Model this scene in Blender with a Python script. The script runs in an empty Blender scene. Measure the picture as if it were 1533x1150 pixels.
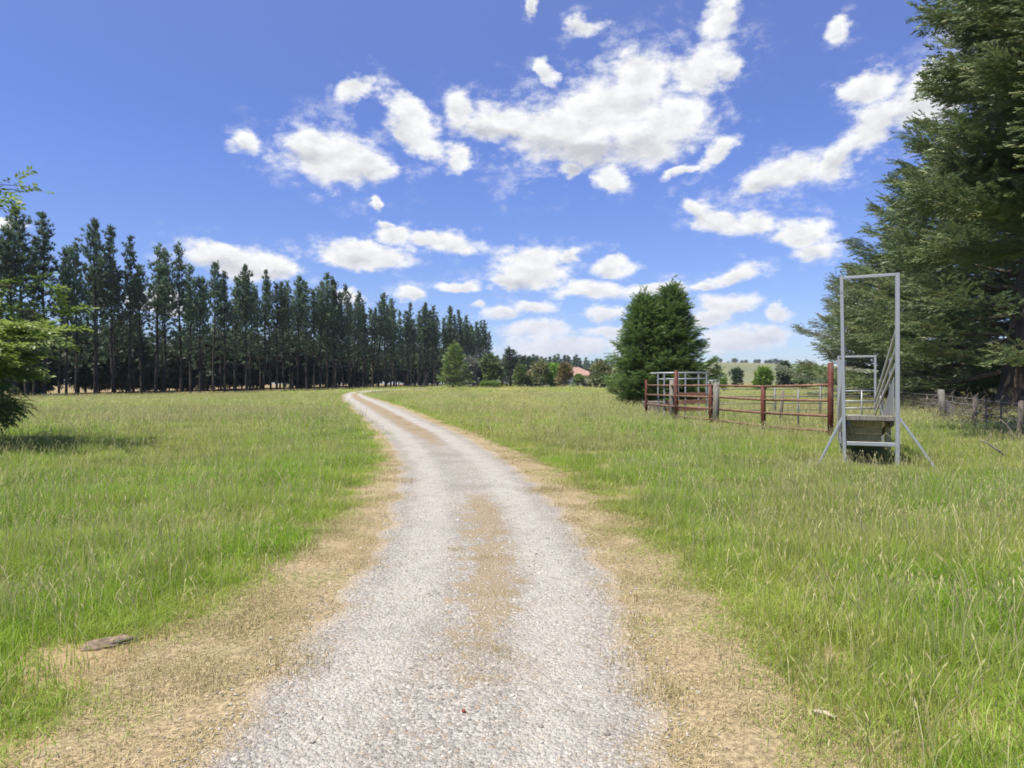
import bpy, math, random
import numpy as np

S = bpy.context.scene
COL = S.collection
rng = np.random.default_rng(7)
random.seed(7)
PI = math.pi
CAM_H, F, CX, CY = 1.55, 1035.0, 766.5, 575.0

# ------------------------------------------------------------------ terrain
def sstep(a, b, x):
    t = np.clip((np.asarray(x, float) - a) / (b - a), 0, 1)
    return t * t * (3 - 2 * t)

def g(x, y):
    x = np.asarray(x, float); y = np.asarray(y, float)
    rise = 1.42 * sstep(60, 240, y)
    r = np.hypot(x, y)
    und = 0.028 * (np.sin(x * .71 + .4 * y + 1.3) + np.sin(y * .63 - .35 * x)) * (1 - sstep(18, 40, r)) * sstep(1.3, 5, np.abs(x + .4))
    return rise + und

def ground_at(px, py):
    """the point of the ground seen at a pixel of the photograph"""
    ds = np.concatenate([np.arange(2, 60, .02), np.arange(60, 400, .1)])
    x = (px - CX) / F * ds
    z = CAM_H + (CY - py) / F * ds
    k = np.argmax(z <= g(x, ds))
    return float(x[k]), float(ds[k])

# ------------------------------------------------------------------ object helpers
def tag(o, label=None, cat=None, group=None, kind=None):
    if label: o['label'] = label
    if cat: o['category'] = cat
    if group: o['group'] = group
    if kind: o['kind'] = kind
    return o

def thing(name, label, cat, loc=(0, 0, 0), rz=0.0, group=None):
    o = bpy.data.objects.new(name, None)
    o.location = loc; o.rotation_euler = (0, 0, rz)
    o.empty_display_size = .2
    COL.objects.link(o)
    return tag(o, label, cat, group)

def link(name, me, parent=None):
    o = bpy.data.objects.new(name, me)
    COL.objects.link(o)
    if parent: o.parent = parent
    return o

def copy_tree(o, parent=None):
    c = o.copy(); COL.objects.link(c)
    if parent: c.parent = parent
    for ch in list(o.children): copy_tree(ch, c)
    return c

def np_mesh(name, V, T, mats, tone=None, dry=None, mat_index=None, smooth=False):
    """triangle mesh straight from arrays"""
    V = np.ascontiguousarray(V, np.float32); T = np.ascontiguousarray(T, np.int32)
    me = bpy.data.meshes.new(name)
    me.vertices.add(len(V)); me.vertices.foreach_set('co', V.ravel())
    if len(T):
        me.loops.add(T.size); me.loops.foreach_set('vertex_index', T.ravel())
        me.polygons.add(len(T))
        me.polygons.foreach_set('loop_start', np.arange(0, T.size, 3, dtype=np.int32))
        me.polygons.foreach_set('loop_total', np.full(len(T), 3, np.int32))
        if mat_index is not None: me.polygons.foreach_set('material_index', np.ascontiguousarray(mat_index, np.int32))
        me.polygons.foreach_set('use_smooth', np.full(len(T), smooth, bool))
    for m in (mats if isinstance(mats, (list, tuple)) else [mats]): me.materials.append(m)
    if tone is not None: me.attributes.new('tone', 'FLOAT', 'POINT').data.foreach_set('value', np.ascontiguousarray(tone, np.float32))
    if dry is not None: me.attributes.new('dry', 'FLOAT', 'POINT').data.foreach_set('value', np.ascontiguousarray(dry, np.float32))
    me.update(calc_edges=True)
    return me

class MB:
    """collects boxes, beams and tubes, then links them as ONE mesh"""
    def __init__(s): s.v = []; s.f = []
    def add(s, vs, fs):
        b = len(s.v); s.v += [tuple(map(float, v)) for v in vs]; s.f += [tuple(b + i for i in f) for f in fs]
    def beam(s, p, q, w, h, up=(0, 0, 1), bev=.006):
        p = np.array(p, float); q = np.array(q, float); d = q - p; d /= np.linalg.norm(d)
        up = np.array(up, float)
        if abs(d @ up) > .95: up = np.array((1., 0, 0)) if abs(d[0]) < .9 else np.array((0, 1., 0))
        a = np.cross(d, up); a /= np.linalg.norm(a); b = np.cross(a, d)
        w /= 2; h /= 2; e = min(bev, w * .4, h * .4)
        prof = [(w - e, h), (w, h - e), (w, -h + e), (w - e, -h), (-w + e, -h), (-w, -h + e), (-w, h - e), (-w + e, h)]
        vs = [p + a * x + b * y for x, y in prof] + [q + a * x + b * y for x, y in prof]
        n = 8
        fs = [(i, (i + 1) % n, n + (i + 1) % n, n + i) for i in range(n)] + [tuple(range(n - 1, -1, -1)), tuple(range(n, 2 * n))]
        s.add(vs, fs); return s
    def tube(s, pts, rs, n=10, cap=True):
        pts = [np.array(p, float) for p in pts]
        if not hasattr(rs, '__len__'): rs = [rs] * len(pts)
        vs = []; fs = []
        for i, p in enumerate(pts):
            d = pts[min(i + 1, len(pts) - 1)] - pts[max(i - 1, 0)]; d /= np.linalg.norm(d) + 1e-9
            r = np.array((0, 0, 1.)) if abs(d[2]) < .9 else np.array((1., 0, 0))
            a = np.cross(d, r); a /= np.linalg.norm(a); b = np.cross(d, a)
            for k in range(n):
                t = 2 * PI * k / n
                vs.append(p + rs[i] * (a * math.cos(t) + b * math.sin(t)))
        for i in range(len(pts) - 1):
            for k in range(n):
                fs.append((i * n + k, i * n + (k + 1) % n, (i + 1) * n + (k + 1) % n, (i + 1) * n + k))
        if cap:
            fs.append(tuple(range(n))[::-1]); fs.append(tuple(range((len(pts) - 1) * n, len(pts) * n)))
        s.add(vs, fs); return s
    def build(s, name, mat, parent=None, smooth=False):
        me = bpy.data.meshes.new(name)
        me.from_pydata(s.v, [], s.f); me.materials.append(mat)
        import bmesh
        bm = bmesh.new(); bm.from_mesh(me); bmesh.ops.recalc_face_normals(bm, faces=bm.faces); bm.to_mesh(me); bm.free()
        if smooth:
            for p in me.polygons: p.use_smooth = len(p.vertices) <= 4
        return link(name, me, parent)

# ------------------------------------------------------------------ materials
class NT:
    def __init__(s, name):
        s.m = bpy.data.materials.new(name); s.m.use_nodes = True
        s.t = s.m.node_tree; s.t.nodes.clear()
        s.out = s.t.nodes.new('ShaderNodeOutputMaterial')
    def n(s, typ, **kw):
        nd = s.t.nodes.new('ShaderNode' + typ)
        for k, v in kw.items():
            if k.startswith('i_'): nd.inputs[k[2:].replace('_', ' ')].default_value = v
            else: setattr(nd, k, v)
        return nd
    def l(s, a, b): s.t.links.new(a, b)
    def put(s, sock, v):
        if hasattr(v, 'is_output'): s.l(v, sock)
        else: sock.default_value = v
    def math(s, op, a, b=0.0, c=None, clamp=False):
        nd = s.n('Math', operation=op); nd.use_clamp = clamp
        s.put(nd.inputs[0], a); s.put(nd.inputs[1], b)
        if c is not None: s.put(nd.inputs[2], c)
        return nd.outputs[0]
    def mix(s, f, a, b):
        nd = s.n('Mix', data_type='RGBA')
        s.put(nd.inputs[0], f)
        for k, v in ((6, a), (7, b)): s.put(nd.inputs[k], v if hasattr(v, 'is_output') else (*v, 1)[:4])
        return nd.outputs[2]
    def rng(s, v, a, b, c=0.0, d=1.0, smooth=True):
        nd = s.n('MapRange', interpolation_type='SMOOTHSTEP' if smooth else 'LINEAR')
        s.put(nd.inputs[0], v)
        for i, k in enumerate((a, b, c, d)): s.put(nd.inputs[1 + i], k)
        return nd.outputs[0]
    def noise(s, vec, scale, detail=4.0, rough=.55, dist=0.0):
        nd = s.n('TexNoise'); s.l(vec, nd.inputs['Vector'])
        nd.inputs['Scale'].default_value = scale; nd.inputs['Detail'].default_value = detail
        nd.inputs['Roughness'].default_value = rough; nd.inputs['Distortion'].default_value = dist
        return nd.outputs[0]
    def pos(s): return s.n('NewGeometry').outputs['Position']
    def obj(s): return s.n('TexCoord').outputs['Object']
    def attr(s, name): return s.n('Attribute', attribute_name=name).outputs['Fac']
    def rand(s): return s.n('ObjectInfo').outputs['Random']
    def bump(s, h, strength=.3, dist=.02):
        nd = s.n('Bump'); nd.inputs['Strength'].default_value = strength; nd.inputs['Distance'].default_value = dist
        s.l(h, nd.inputs['Height']); return nd.outputs[0]
    def bsdf(s, col, rough=.8, metal=0.0, normal=None, spec=.3):
        b = s.n('BsdfPrincipled'); s.put(b.inputs['Base Color'], col if hasattr(col, 'is_output') else (*col, 1)[:4])
        s.put(b.inputs['Roughness'], rough); b.inputs['Metallic'].default_value = metal
        b.inputs['Specular IOR Level'].default_value = spec
        if normal is not None: s.l(normal, b.inputs['Normal'])
        s.l(b.outputs[0], s.out.inputs[0]); return s.m
    def leaf(s, col, trans=.3, gloss=.05, rough=.5):
        d = s.n('BsdfDiffuse'); s.put(d.inputs[0], col)
        t = s.n('BsdfTranslucent'); s.put(t.inputs[0], col)
        mx = s.n('MixShader'); mx.inputs[0].default_value = trans
        s.l(d.outputs[0], mx.inputs[1]); s.l(t.outputs[0], mx.inputs[2])
        out = mx.outputs[0]
        if gloss > 0:
            gl = s.n('BsdfGlossy'); gl.inputs['Roughness'].default_value = rough
            m2 = s.n('MixShader'); m2.inputs[0].default_value = gloss
            s.l(out, m2.inputs[1]); s.l(gl.outputs[0], m2.inputs[2]); out = m2.outputs[0]
        s.l(out, s.out.inputs[0]); return s.m

def foliage_mat(name, a, b, c=None, trans=.25, gloss=.04, vary=.35):
    """a..b over the sprays, c a rarer tint; every tree a little different"""
    t = NT(name)
    col = t.mix(t.attr('tone'), a, b)
    n = t.noise(t.obj(), .7, 3)
    if c: col = t.mix(t.rng(n, .5, .68, 0, .75), col, c)
    h = t.n('HueSaturation'); t.l(col, h.inputs['Color'])
    t.l(t.rng(t.rand(), 0, 1, 1 - vary, 1 + vary, False), h.inputs['Value'])
    return t.leaf(h.outputs[0], trans, gloss)

def bark_mat(name, a, b, scale=6):
    t = NT(name)
    mp = t.n('Mapping'); mp.inputs['Scale'].default_value = (1, 1, .22); t.l(t.obj(), mp.inputs[0])
    n = t.noise(mp.outputs[0], scale, 6, .65)
    return t.bsdf(t.mix(t.rng(n, .35, .65), a, b), .9, normal=t.bump(n, .8, .05))

def paint_mat(name, a, b, rust=None, metal=0.0, rough=.5, scale=9, amt=(.5, .62)):
    t = NT(name)
    p = t.pos()
    n = t.noise(p, scale, 6, .65); n2 = t.noise(p, scale * 4, 4)
    col = t.mix(n2, a, b)
    if rust: col = t.mix(t.rng(n, *amt), col, rust)
    return t.bsdf(col, rough, metal, t.bump(n2, .25, .006))

def wood_mat(name, a, b):
    t = NT(name)
    mp = t.n('Mapping'); mp.inputs['Scale'].default_value = (9, 9, 1.2); t.l(t.obj(), mp.inputs[0])
    n = t.noise(mp.outputs[0], 4, 6, .7, .6)
    return t.bsdf(t.mix(t.rng(n, .3, .7), a, b), .85, normal=t.bump(n, .5, .01))

M = {}
M['pine_bark'] = bark_mat('pine_bark', (.022, .018, .016), (.055, .046, .038))
M['cypress_bark'] = bark_mat('cypress_bark', (.05, .037, .028), (.12, .095, .075), 4)
M['broadleaf_bark'] = bark_mat('broadleaf_bark', (.07, .055, .04), (.15, .12, .09))
M['pine'] = foliage_mat('pine_needles', (.078, .13, .076), (.185, .25, .135), trans=.34, vary=.3)
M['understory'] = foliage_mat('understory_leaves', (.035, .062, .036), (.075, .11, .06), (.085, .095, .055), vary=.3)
M['cypress'] = foliage_mat('cypress_foliage', (.068, .112, .048), (.165, .214, .088), (.20, .208, .085), trans=.3, vary=.1)
M['cypress_grey'] = foliage_mat('cypress_foliage_grey', (.12, .155, .095), (.22, .25, .15), (.21, .20, .12), trans=.32, vary=.1)
M['conifer'] = foliage_mat('conifer_foliage', (.085, .155, .045), (.18, .26, .08), trans=.32, vary=.1)
M['fresh'] = foliage_mat('fresh_leaves', (.17, .26, .045), (.30, .39, .085), (.12, .20, .05), trans=.48)
M['drooping'] = foliage_mat('drooping_needles', (.085, .14, .04), (.18, .26, .075), trans=.35)
M['galv'] = paint_mat('galvanised_steel', (.22, .235, .25), (.36, .375, .39), (.16, .135, .115), .4, .5, 7, (.6, .75))
M['galv_dark'] = paint_mat('dull_steel', (.12, .13, .135), (.20, .215, .22), (.14, .09, .065), .3, .6)
M['rust'] = paint_mat('rust_red_paint', (.085, .022, .016), (.13, .036, .024), (.14, .075, .05), 0, .65, 8)
M['rust_rail'] = paint_mat('rusty_rail_paint', (.115, .05, .034), (.18, .09, .06), (.22, .14, .09), 0, .7, 5)
M['grey_wood'] = wood_mat('grey_weathered_wood', (.09, .082, .07), (.21, .195, .165))
M['pale_board'] = wood_mat('pale_board', (.25, .245, .225), (.40, .39, .36))
M['board'] = wood_mat('khaki_board', (.20, .17, .085), (.40, .34, .19))
M['dark_wood'] = wood_mat('dark_weathered_wood', (.075, .062, .05), (.17, .145, .12))
M['wire'] = paint_mat('wire', (.22, .22, .21), (.34, .33, .31), None, .5, .6)
M['log'] = wood_mat('fallen_log_wood', (.10, .072, .048), (.24, .175, .12))
M['stick'] = wood_mat('bare_stick_wood', (.36, .29, .21), (.48, .41, .31))
M['redstone'] = paint_mat('red_stone', (.17, .03, .025), (.24, .06, .05), None, 0, .8)

# ------------------------------------------------------------------ the track, read off the photograph
def curve(pts):
    w = np.array([ground_at(*p) for p in pts]); o = np.argsort(w[:, 1]); return w[o]
TL = curve([(268, 1150), (322, 1100), (385, 1050), (425, 1000), (465, 950), (512, 900), (545, 850), (572, 800), (590, 750), (597, 700), (586, 670), (570, 650), (546, 630), (530, 615), (516, 602), (511, 596), (515, 591), (526, 587.5), (545, 585), (600, 583.6)])
TR = curve([(1005, 1150), (1000, 1100), (985, 1050), (967, 1000), (945, 950), (927, 900), (908, 850), (872, 800), (829, 750), (775, 700), (724, 670), (690, 650), (641, 630), (608, 615), (574, 602), (556, 596), (543, 591), (548, 587.5), (575, 585), (640, 583.6)])
VL = curve([(-10, 1150), (30, 1100), (100, 1050), (200, 1000), (260, 950), (330, 900), (400, 850), (462, 800), (525, 750), (565, 700), (566, 670), (556, 650), (538, 630), (525, 615), (513, 602), (509, 596), (512, 591), (524, 587.5), (543, 585), (598, 583.6)])
VR = curve([(1275, 1150), (1235, 1100), (1190, 1050), (1150, 1000), (1115, 950), (1075, 900), (1020, 850), (965, 800), (900, 750), (828, 700), (757, 670), (716, 650), (660, 630), (622, 615), (582, 602), (561, 596), (547, 591), (551, 587.5), (578, 585), (643, 583.6)])
def xat(C, y):
    y = np.asarray(y, float); v = np.interp(y, C[:, 1], C[:, 0])
    k = (C[1, 0] - C[0, 0]) / (C[1, 1] - C[0, 1])
    return np.where(y < C[0, 1], C[0, 0] + (y - C[0, 1]) * k * .6, v)
def wob(x, y, s, seed):
    """cheap smooth 2-D noise in -1..1"""
    r = np.random.default_rng(seed); v = np.zeros_like(np.asarray(x, float)); a = 1.0; tot = 0
    for o in range(4):
        for k in range(3):
            th = r.uniform(0, 2 * PI); ph = r.uniform(0, 2 * PI); f = (2 ** o) / s * r.uniform(.7, 1.4)
            v = v + a * np.sin((x * math.cos(th) + y * math.sin(th)) * f * 2 * PI + ph)
        tot += a * 1.6; a *= .6
    return v / tot

def build_ground():
    def axis(lo, hi, n, k):
        a = math.asinh(lo / k); b = math.asinh(hi / k); return k * np.sinh(np.linspace(a, b, n))
    xs = axis(-2500, 2500, 420, 9.0); ys = axis(-120, 4200, 420, 9.0)
    X, Y = np.meshgrid(xs, ys); Z = g(X, Y)
    V = np.stack([X, Y, Z], -1).reshape(-1, 3)
    n = len(xs); i = (np.arange(len(ys) - 1)[:, None] * n + np.arange(n - 1)[None]).ravel()
    T = np.concatenate([np.stack([i, i + 1, i + n + 1], 1), np.stack([i, i + n + 1, i + n], 1)])
    t = NT('field_soil_and_turf'); p = t.pos()
    n1 = t.noise(p, .12, 5, .6); n2 = t.noise(p, 1.7, 5, .65); n3 = t.noise(p, 26, 4, .7)
    turf = t.mix(t.rng(n1, .38, .62), (.105, .135, .042), (.185, .185, .068))
    turf = t.mix(t.rng(n2, .45, .72, 0, .6), turf, (.22, .185, .09))
    sx = t.n('SeparateXYZ'); t.l(p, sx.inputs[0])
    # dry stubble paddock on the far side of the pine row
    side = t.math('ADD', sx.outputs[0], t.math('MULTIPLY', sx.outputs[1], -.32))
    turf = t.mix(t.rng(side, -81.5, -84.5), turf, (.27, .20, .105))
    v = t.mix(t.rng(n3, .3, .7, 0, .5), turf, (.07, .075, .03))
    v = t.mix(t.rng(t.math('ABSOLUTE', t.math('ADD', sx.outputs[0], .4)), 3.2, 2.2), v, t.mix(n3, (.22, .16, .085), (.36, .27, .15)))
    m = t.bsdf(v, .95, normal=t.bump(n3, .6, .03), spec=.1)
    tag(link('ground', np_mesh('ground', V, T, m, smooth=True)), kind='structure')

def ribbon(name, A, B, off, mat, nl=26, jit=.10, ymin=-4, ymax=None, seed=1):
    ymax = ymax or min(A[-1, 1], B[-1, 1])
    ys = [ymin]
    while ys[-1] < ymax: ys.append(ys[-1] + .06 + .012 * max(0, ys[-1]))
    ys = np.array(ys); xa = xat(A, ys); xb = xat(B, ys)
    xa = xa + jit * wob(xa, ys, 1.1, seed); xb = xb + jit * wob(xb, ys, 1.1, seed + 1)
    u = np.linspace(0, 1, nl + 1)
    X = xa[:, None] * (1 - u) + xb[:, None] * u; Y = np.repeat(ys[:, None], nl + 1, 1)
    Z = g(X, Y) + off + .0004 * np.maximum(0, Y)
    V = np.stack([X, Y, Z], -1).reshape(-1, 3); n = nl + 1
    i = (np.arange(len(ys) - 1)[:, None] * n + np.arange(nl)[None]).ravel()
    T = np.concatenate([np.stack([i, i + 1, i + n + 1], 1), np.stack([i, i + n + 1, i + n], 1)])
    lat = np.repeat((u * 2 - 1)[None], len(ys), 0).ravel()
    me = np_mesh(name, V, T, mat, tone=lat, smooth=True)
    return tag(link(name, me), kind='structure')

def build_track():
    t = NT('mown_straw'); p = t.pos()
    n3 = t.noise(p, 30, 5, .7); n1 = t.noise(p, 1.6, 4, .6)
    n4 = t.noise(p, 95, 3, .7)
    c = t.mix(t.rng(n3, .3, .7), (.15, .115, .065), (.40, .315, .185)); c = t.mix(t.rng(n4, .5, .75, 0, .6), c, (.45, .385, .26))
    c = t.mix(t.rng(n1, .5, .7, 0, .55), c, (.20, .19, .085))
    ribbon('verge', VL, VR, .005, t.bsdf(c, .95, normal=t.bump(n3, .7, .03), spec=.1), 20, .13, seed=11)
    t = NT('white_gravel'); p = t.pos(); lat = t.attr('tone')
    sx = t.n('SeparateXYZ'); t.l(p, sx.inputs[0])
    vo = t.n('TexVoronoi', feature='F1'); vo.inputs['Scale'].default_value = 46; t.l(p, vo.inputs['Vector'])
    vo2 = t.n('TexVoronoi', feature='F1'); vo2.inputs['Scale'].default_value = 110; t.l(p, vo2.inputs['Vector'])
    vs = t.n('SeparateColor'); t.l(vo.outputs['Color'], vs.inputs[0])
    vs2 = t.n('SeparateColor'); t.l(vo2.outputs['Color'], vs2.inputs[0])
    big = t.noise(p, .9, 5, .6); mid = t.noise(p, 5, 5, .65)
    c = t.mix(vs.outputs[0], (.215, .20, .172), (.405, .382, .335))
    c = t.mix(t.rng(vs.outputs[1], .9, .93), c, (.30, .235, .17))
    c = t.mix(t.rng(vs2.outputs[0], .6, 1.0, 0, .5), c, (.17, .15, .13))
    rut = t.rng(t.math('ABSOLUTE', t.math('ADD', t.math('ABSOLUTE', lat), -.52)), .30, .08)
    c = t.mix(t.rng(big, .40, .66, 0, .5), c, (.20, .183, .157))
    c = t.mix(t.math('MULTIPLY', rut, t.rng(mid, .3, .6, .15, .6)), c, (.41, .385, .335))
    # brown dead grass and soil along the crown of the track
    strip = t.rng(t.math('ABSOLUTE', t.math('ADD', t.math('ADD', lat, -.06), t.math('MULTIPLY', t.math('SUBTRACT', mid, .5), .7))), .40, .0)
    far = t.rng(sx.outputs[1], 13, 24)
    gap = t.rng(sx.outputs[1], 8.6, 10.5, 1.0, .25); gap = t.math('MAXIMUM', gap, far)
    near = t.rng(sx.outputs[1], 3.0, 5.0, .25, 1)
    k = t.math('MULTIPLY', t.math('MULTIPLY', strip, gap), near)
    fine = t.noise(p, 22, 4, .7)
    thr = t.math('ADD', t.math('MULTIPLY', t.math('SUBTRACT', fine, .5), .55), t.math('MULTIPLY', k, t.math('ADD', .42, t.math('MULTIPLY', far, .55))))
    pat = t.noise(p, 2.6, 5, .7)
    thr = t.math('ADD', thr, t.math('MULTIPLY', t.math('ADD', t.math('MULTIPLY', pat, 1.5), t.math('MULTIPLY', mid, .5)), .5))
    br = t.rng(thr, .64, .84, 0, .88)
    c = t.mix(br, c, t.mix(mid, (.19, .145, .085), (.32, .25, .15)))
    edge = t.rng(t.math('ADD', t.math('ABSOLUTE', lat), t.math('MULTIPLY', mid, .35)), 1.02, 1.2, 0, .8)
    c = t.mix(edge, c, (.36, .275, .165))
    h = t.math('ADD', vo.outputs['Distance'], t.math('MULTIPLY', vo2.outputs['Distance'], .5))
    bm = t.n('Bump', invert=True); bm.inputs['Strength'].default_value = .8; bm.inputs['Distance'].default_value = .02
    t.l(h, bm.inputs['Height'])
    ribbon('gravel_track', TL, TR, .009, t.bsdf(c, .9, normal=bm.outputs[0], spec=.2), 30, .10, seed=21)

# ------------------------------------------------------------------ stuff made of instanced patches (one object each)
def instanced_stuff(name, templates, pts, mats):
    """templates: (V, T, tone, dry); pts: (xyz, rotation, scale, variant). One mesh; its nodes copy each template to its points."""
    Vs, Ts, tn, dr, kd, rt, sc = [], [], [], [], [], [], []
    off = 0
    for k, (V, T, a, b) in enumerate(templates):
        Vs.append(V); Ts.append(T + off); off += len(V); tn.append(a); dr.append(b)
        kd.append(np.full(len(V), k)); rt.append(np.zeros((len(V), 3))); sc.append(np.ones((len(V), 3)))
    P, R, Sc, K = pts
    Vs.append(P); kd.append(K + 100); rt.append(R); sc.append(Sc); tn.append(np.zeros(len(P))); dr.append(np.zeros(len(P)))
    me = np_mesh(name, np.concatenate(Vs), np.concatenate(Ts), mats, np.concatenate(tn), np.concatenate(dr))
    me.attributes.new('sort', 'INT', 'POINT').data.foreach_set('value', np.concatenate(kd).astype(np.int32))
    me.attributes.new('turn', 'FLOAT_VECTOR', 'POINT').data.foreach_set('vector', np.concatenate(rt).astype(np.float32).ravel())
    me.attributes.new('size', 'FLOAT_VECTOR', 'POINT').data.foreach_set('vector', np.concatenate(sc).astype(np.float32).ravel())
    o = link(name, me)
    ng = bpy.data.node_groups.new(name + '_spread', 'GeometryNodeTree')
    ng.interface.new_socket('Geometry', in_out='INPUT', socket_type='NodeSocketGeometry')
    ng.interface.new_socket('Geometry', in_out='OUTPUT', socket_type='NodeSocketGeometry')
    N = lambda ty: ng.nodes.new(ty)
    gi = N('NodeGroupInput'); go = N('NodeGroupOutput'); jn = N('GeometryNodeJoinGeometry')
    def named(nm, ty):
        a = N('GeometryNodeInputNamedAttribute'); a.data_type = ty; a.inputs['Name'].default_value = nm
        return next(x for x in a.outputs if x.enabled and x.name == 'Attribute')
    def sep(val):
        c = N('FunctionNodeCompare'); c.data_type = 'INT'; c.operation = 'EQUAL'
        ii = [x for x in c.inputs if x.enabled and x.type == 'INT']
        ng.links.new(named('sort', 'INT'), ii[0]); ii[1].default_value = val
        s = N('GeometryNodeSeparateGeometry'); s.domain = 'POINT'
        ng.links.new(gi.outputs[0], s.inputs['Geometry']); ng.links.new(c.outputs[0], s.inputs['Selection'])
        return s.outputs['Selection']
    for k in range(len(templates)):
        ip = N('GeometryNodeInstanceOnPoints')
        ng.links.new(sep(100 + k), ip.inputs['Points']); ng.links.new(sep(k), ip.inputs['Instance'])
        e = N('FunctionNodeEulerToRotation'); ng.links.new(named('turn', 'FLOAT_VECTOR'), e.inputs[0])
        ng.links.new(e.outputs[0], ip.inputs['Rotation'])
        ng.links.new(named('size', 'FLOAT_VECTOR'), ip.inputs['Scale'])
        ng.links.new(ip.outputs[0], jn.inputs[0])
    ng.links.new(jn.outputs[0], go.inputs[0])
    md = o.modifiers.new('spread', 'NODES'); md.node_group = ng
    return tag(o, kind='stuff')

def grass_patch(seed, radius, nblade, hlo, hhi, width, stalks, dryfrac, lean=.45):
    r = np.random.default_rng(seed)
    n = nblade
    rr = radius * np.sqrt(r.random(n)); th = r.uniform(0, 2 * PI, n)
    # tufts: pull the blades towards a few centres
    cx = r.uniform(-radius, radius, (9, 2)) * .8; pick = r.integers(0, 9, n)
    P = np.stack([rr * np.cos(th), rr * np.sin(th)], 1) * .62 + cx[pick] * .38
    H = (hlo + (hhi - hlo) * r.random(n) ** 1.35) * (1 - .25 * (rr / radius)); az = r.uniform(0, 2 * PI, n)
    D = np.stack([np.cos(az), np.sin(az)], 1); L = lean * r.random(n) ** 1.3
    W = width * r.uniform(.6, 1.3, n); side = np.stack([-D[:, 1], D[:, 0]], 1)
    tw = r.uniform(-.9, .9, n); c, s_ = np.cos(tw), np.sin(tw)
    side = np.stack([side[:, 0] * c - side[:, 1] * s_, side[:, 0] * s_ + side[:, 1] * c], 1)
    def ring(f, w):
        b = P + D * (H * L * f ** 2)[:, None]; z = H * f * (1 - .35 * L * f)
        if w == 0: return [np.concatenate([b, z[:, None]], 1)]
        return [np.concatenate([b + sg * side * (W * w / 2)[:, None], z[:, None]], 1) for sg in (-1, 1)]
    V = np.stack(ring(0, 1) + ring(.55, .85) + ring(1, 0), 1)              # n,5,3
    T = np.array([(0, 1, 3), (0, 3, 2), (2, 3, 4)])
    Vb = V.reshape(-1, 3); Tb = (np.arange(n)[:, None, None] * 5 + T[None]).reshape(-1, 3)
    tone = np.repeat(r.random(n), 5); dry = np.repeat((r.random(n) < dryfrac) * r.uniform(.55, 1, n), 5)
    outV, outT, outt, outd = [Vb], [Tb], [tone], [dry]; off = len(Vb)
    for i in range(stalks):
        a = r.uniform(0, 2 * PI); q = radius * math.sqrt(r.random()); b = np.array((q * math.cos(a), q * math.sin(a), 0))
        h = r.uniform(1.15, 1.75) * hhi; ln = r.uniform(-.28, .28, 2) * h
        mid = b + np.array((ln[0] * .3, ln[1] * .3, h * .6)); top = b + np.array((ln[0] * .75, ln[1] * .75, h * .86)); tip = b + np.array((ln[0] * 1.1, ln[1] * 1.1, h))
        w = .0011 + width * .11; sd = np.array((math.cos(a), math.sin(a), 0)) * w; sd2 = np.array((-math.sin(a), math.cos(a), 0)) * w * 2.6; sd3 = sd * 2.6
        vv = np.array([b - sd, b + sd, mid - sd, mid + sd, top - sd, top + sd, (top + tip) / 2 - sd2, (top + tip) / 2 + sd2, tip, (top + tip) / 2 - sd3, (top + tip) / 2 + sd3])
        tt = np.array([(0, 1, 3), (0, 3, 2), (2, 3, 5), (2, 5, 4), (4, 7, 8), (4, 8, 6), (4, 10, 8), (4, 8, 9)])
        outV.append(vv); outT.append(tt + off); off += 11
        outt.append(np.full(11, r.random())); outd.append(np.full(11, r.uniform(.6, 1)))
    return np.concatenate(outV), np.concatenate(outT), np.concatenate(outt), np.concatenate(outd)

def frustum_points(y0, y1, dens, margin=1.16, pad=2.0):
    """random ground points between two distances inside the widened field of view"""
    tx = .741 * margin
    n = int(dens * (tx * (y1 * y1 - y0 * y0) + 2 * pad * (y1 - y0)))
    y = np.sqrt(rng.uniform(y0 * y0, y1 * y1, n)) ; x = rng.uniform(-1, 1, n) * (tx * y + pad)
    return x, y

def in_verge(x, y, grow=0.0): return (x > xat(VL, y) - grow) & (x < xat(VR, y) + grow)
def in_track(x, y, grow=0.0): return (x > xat(TL, y) - grow) & (x < xat(TR, y) + grow)

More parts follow.
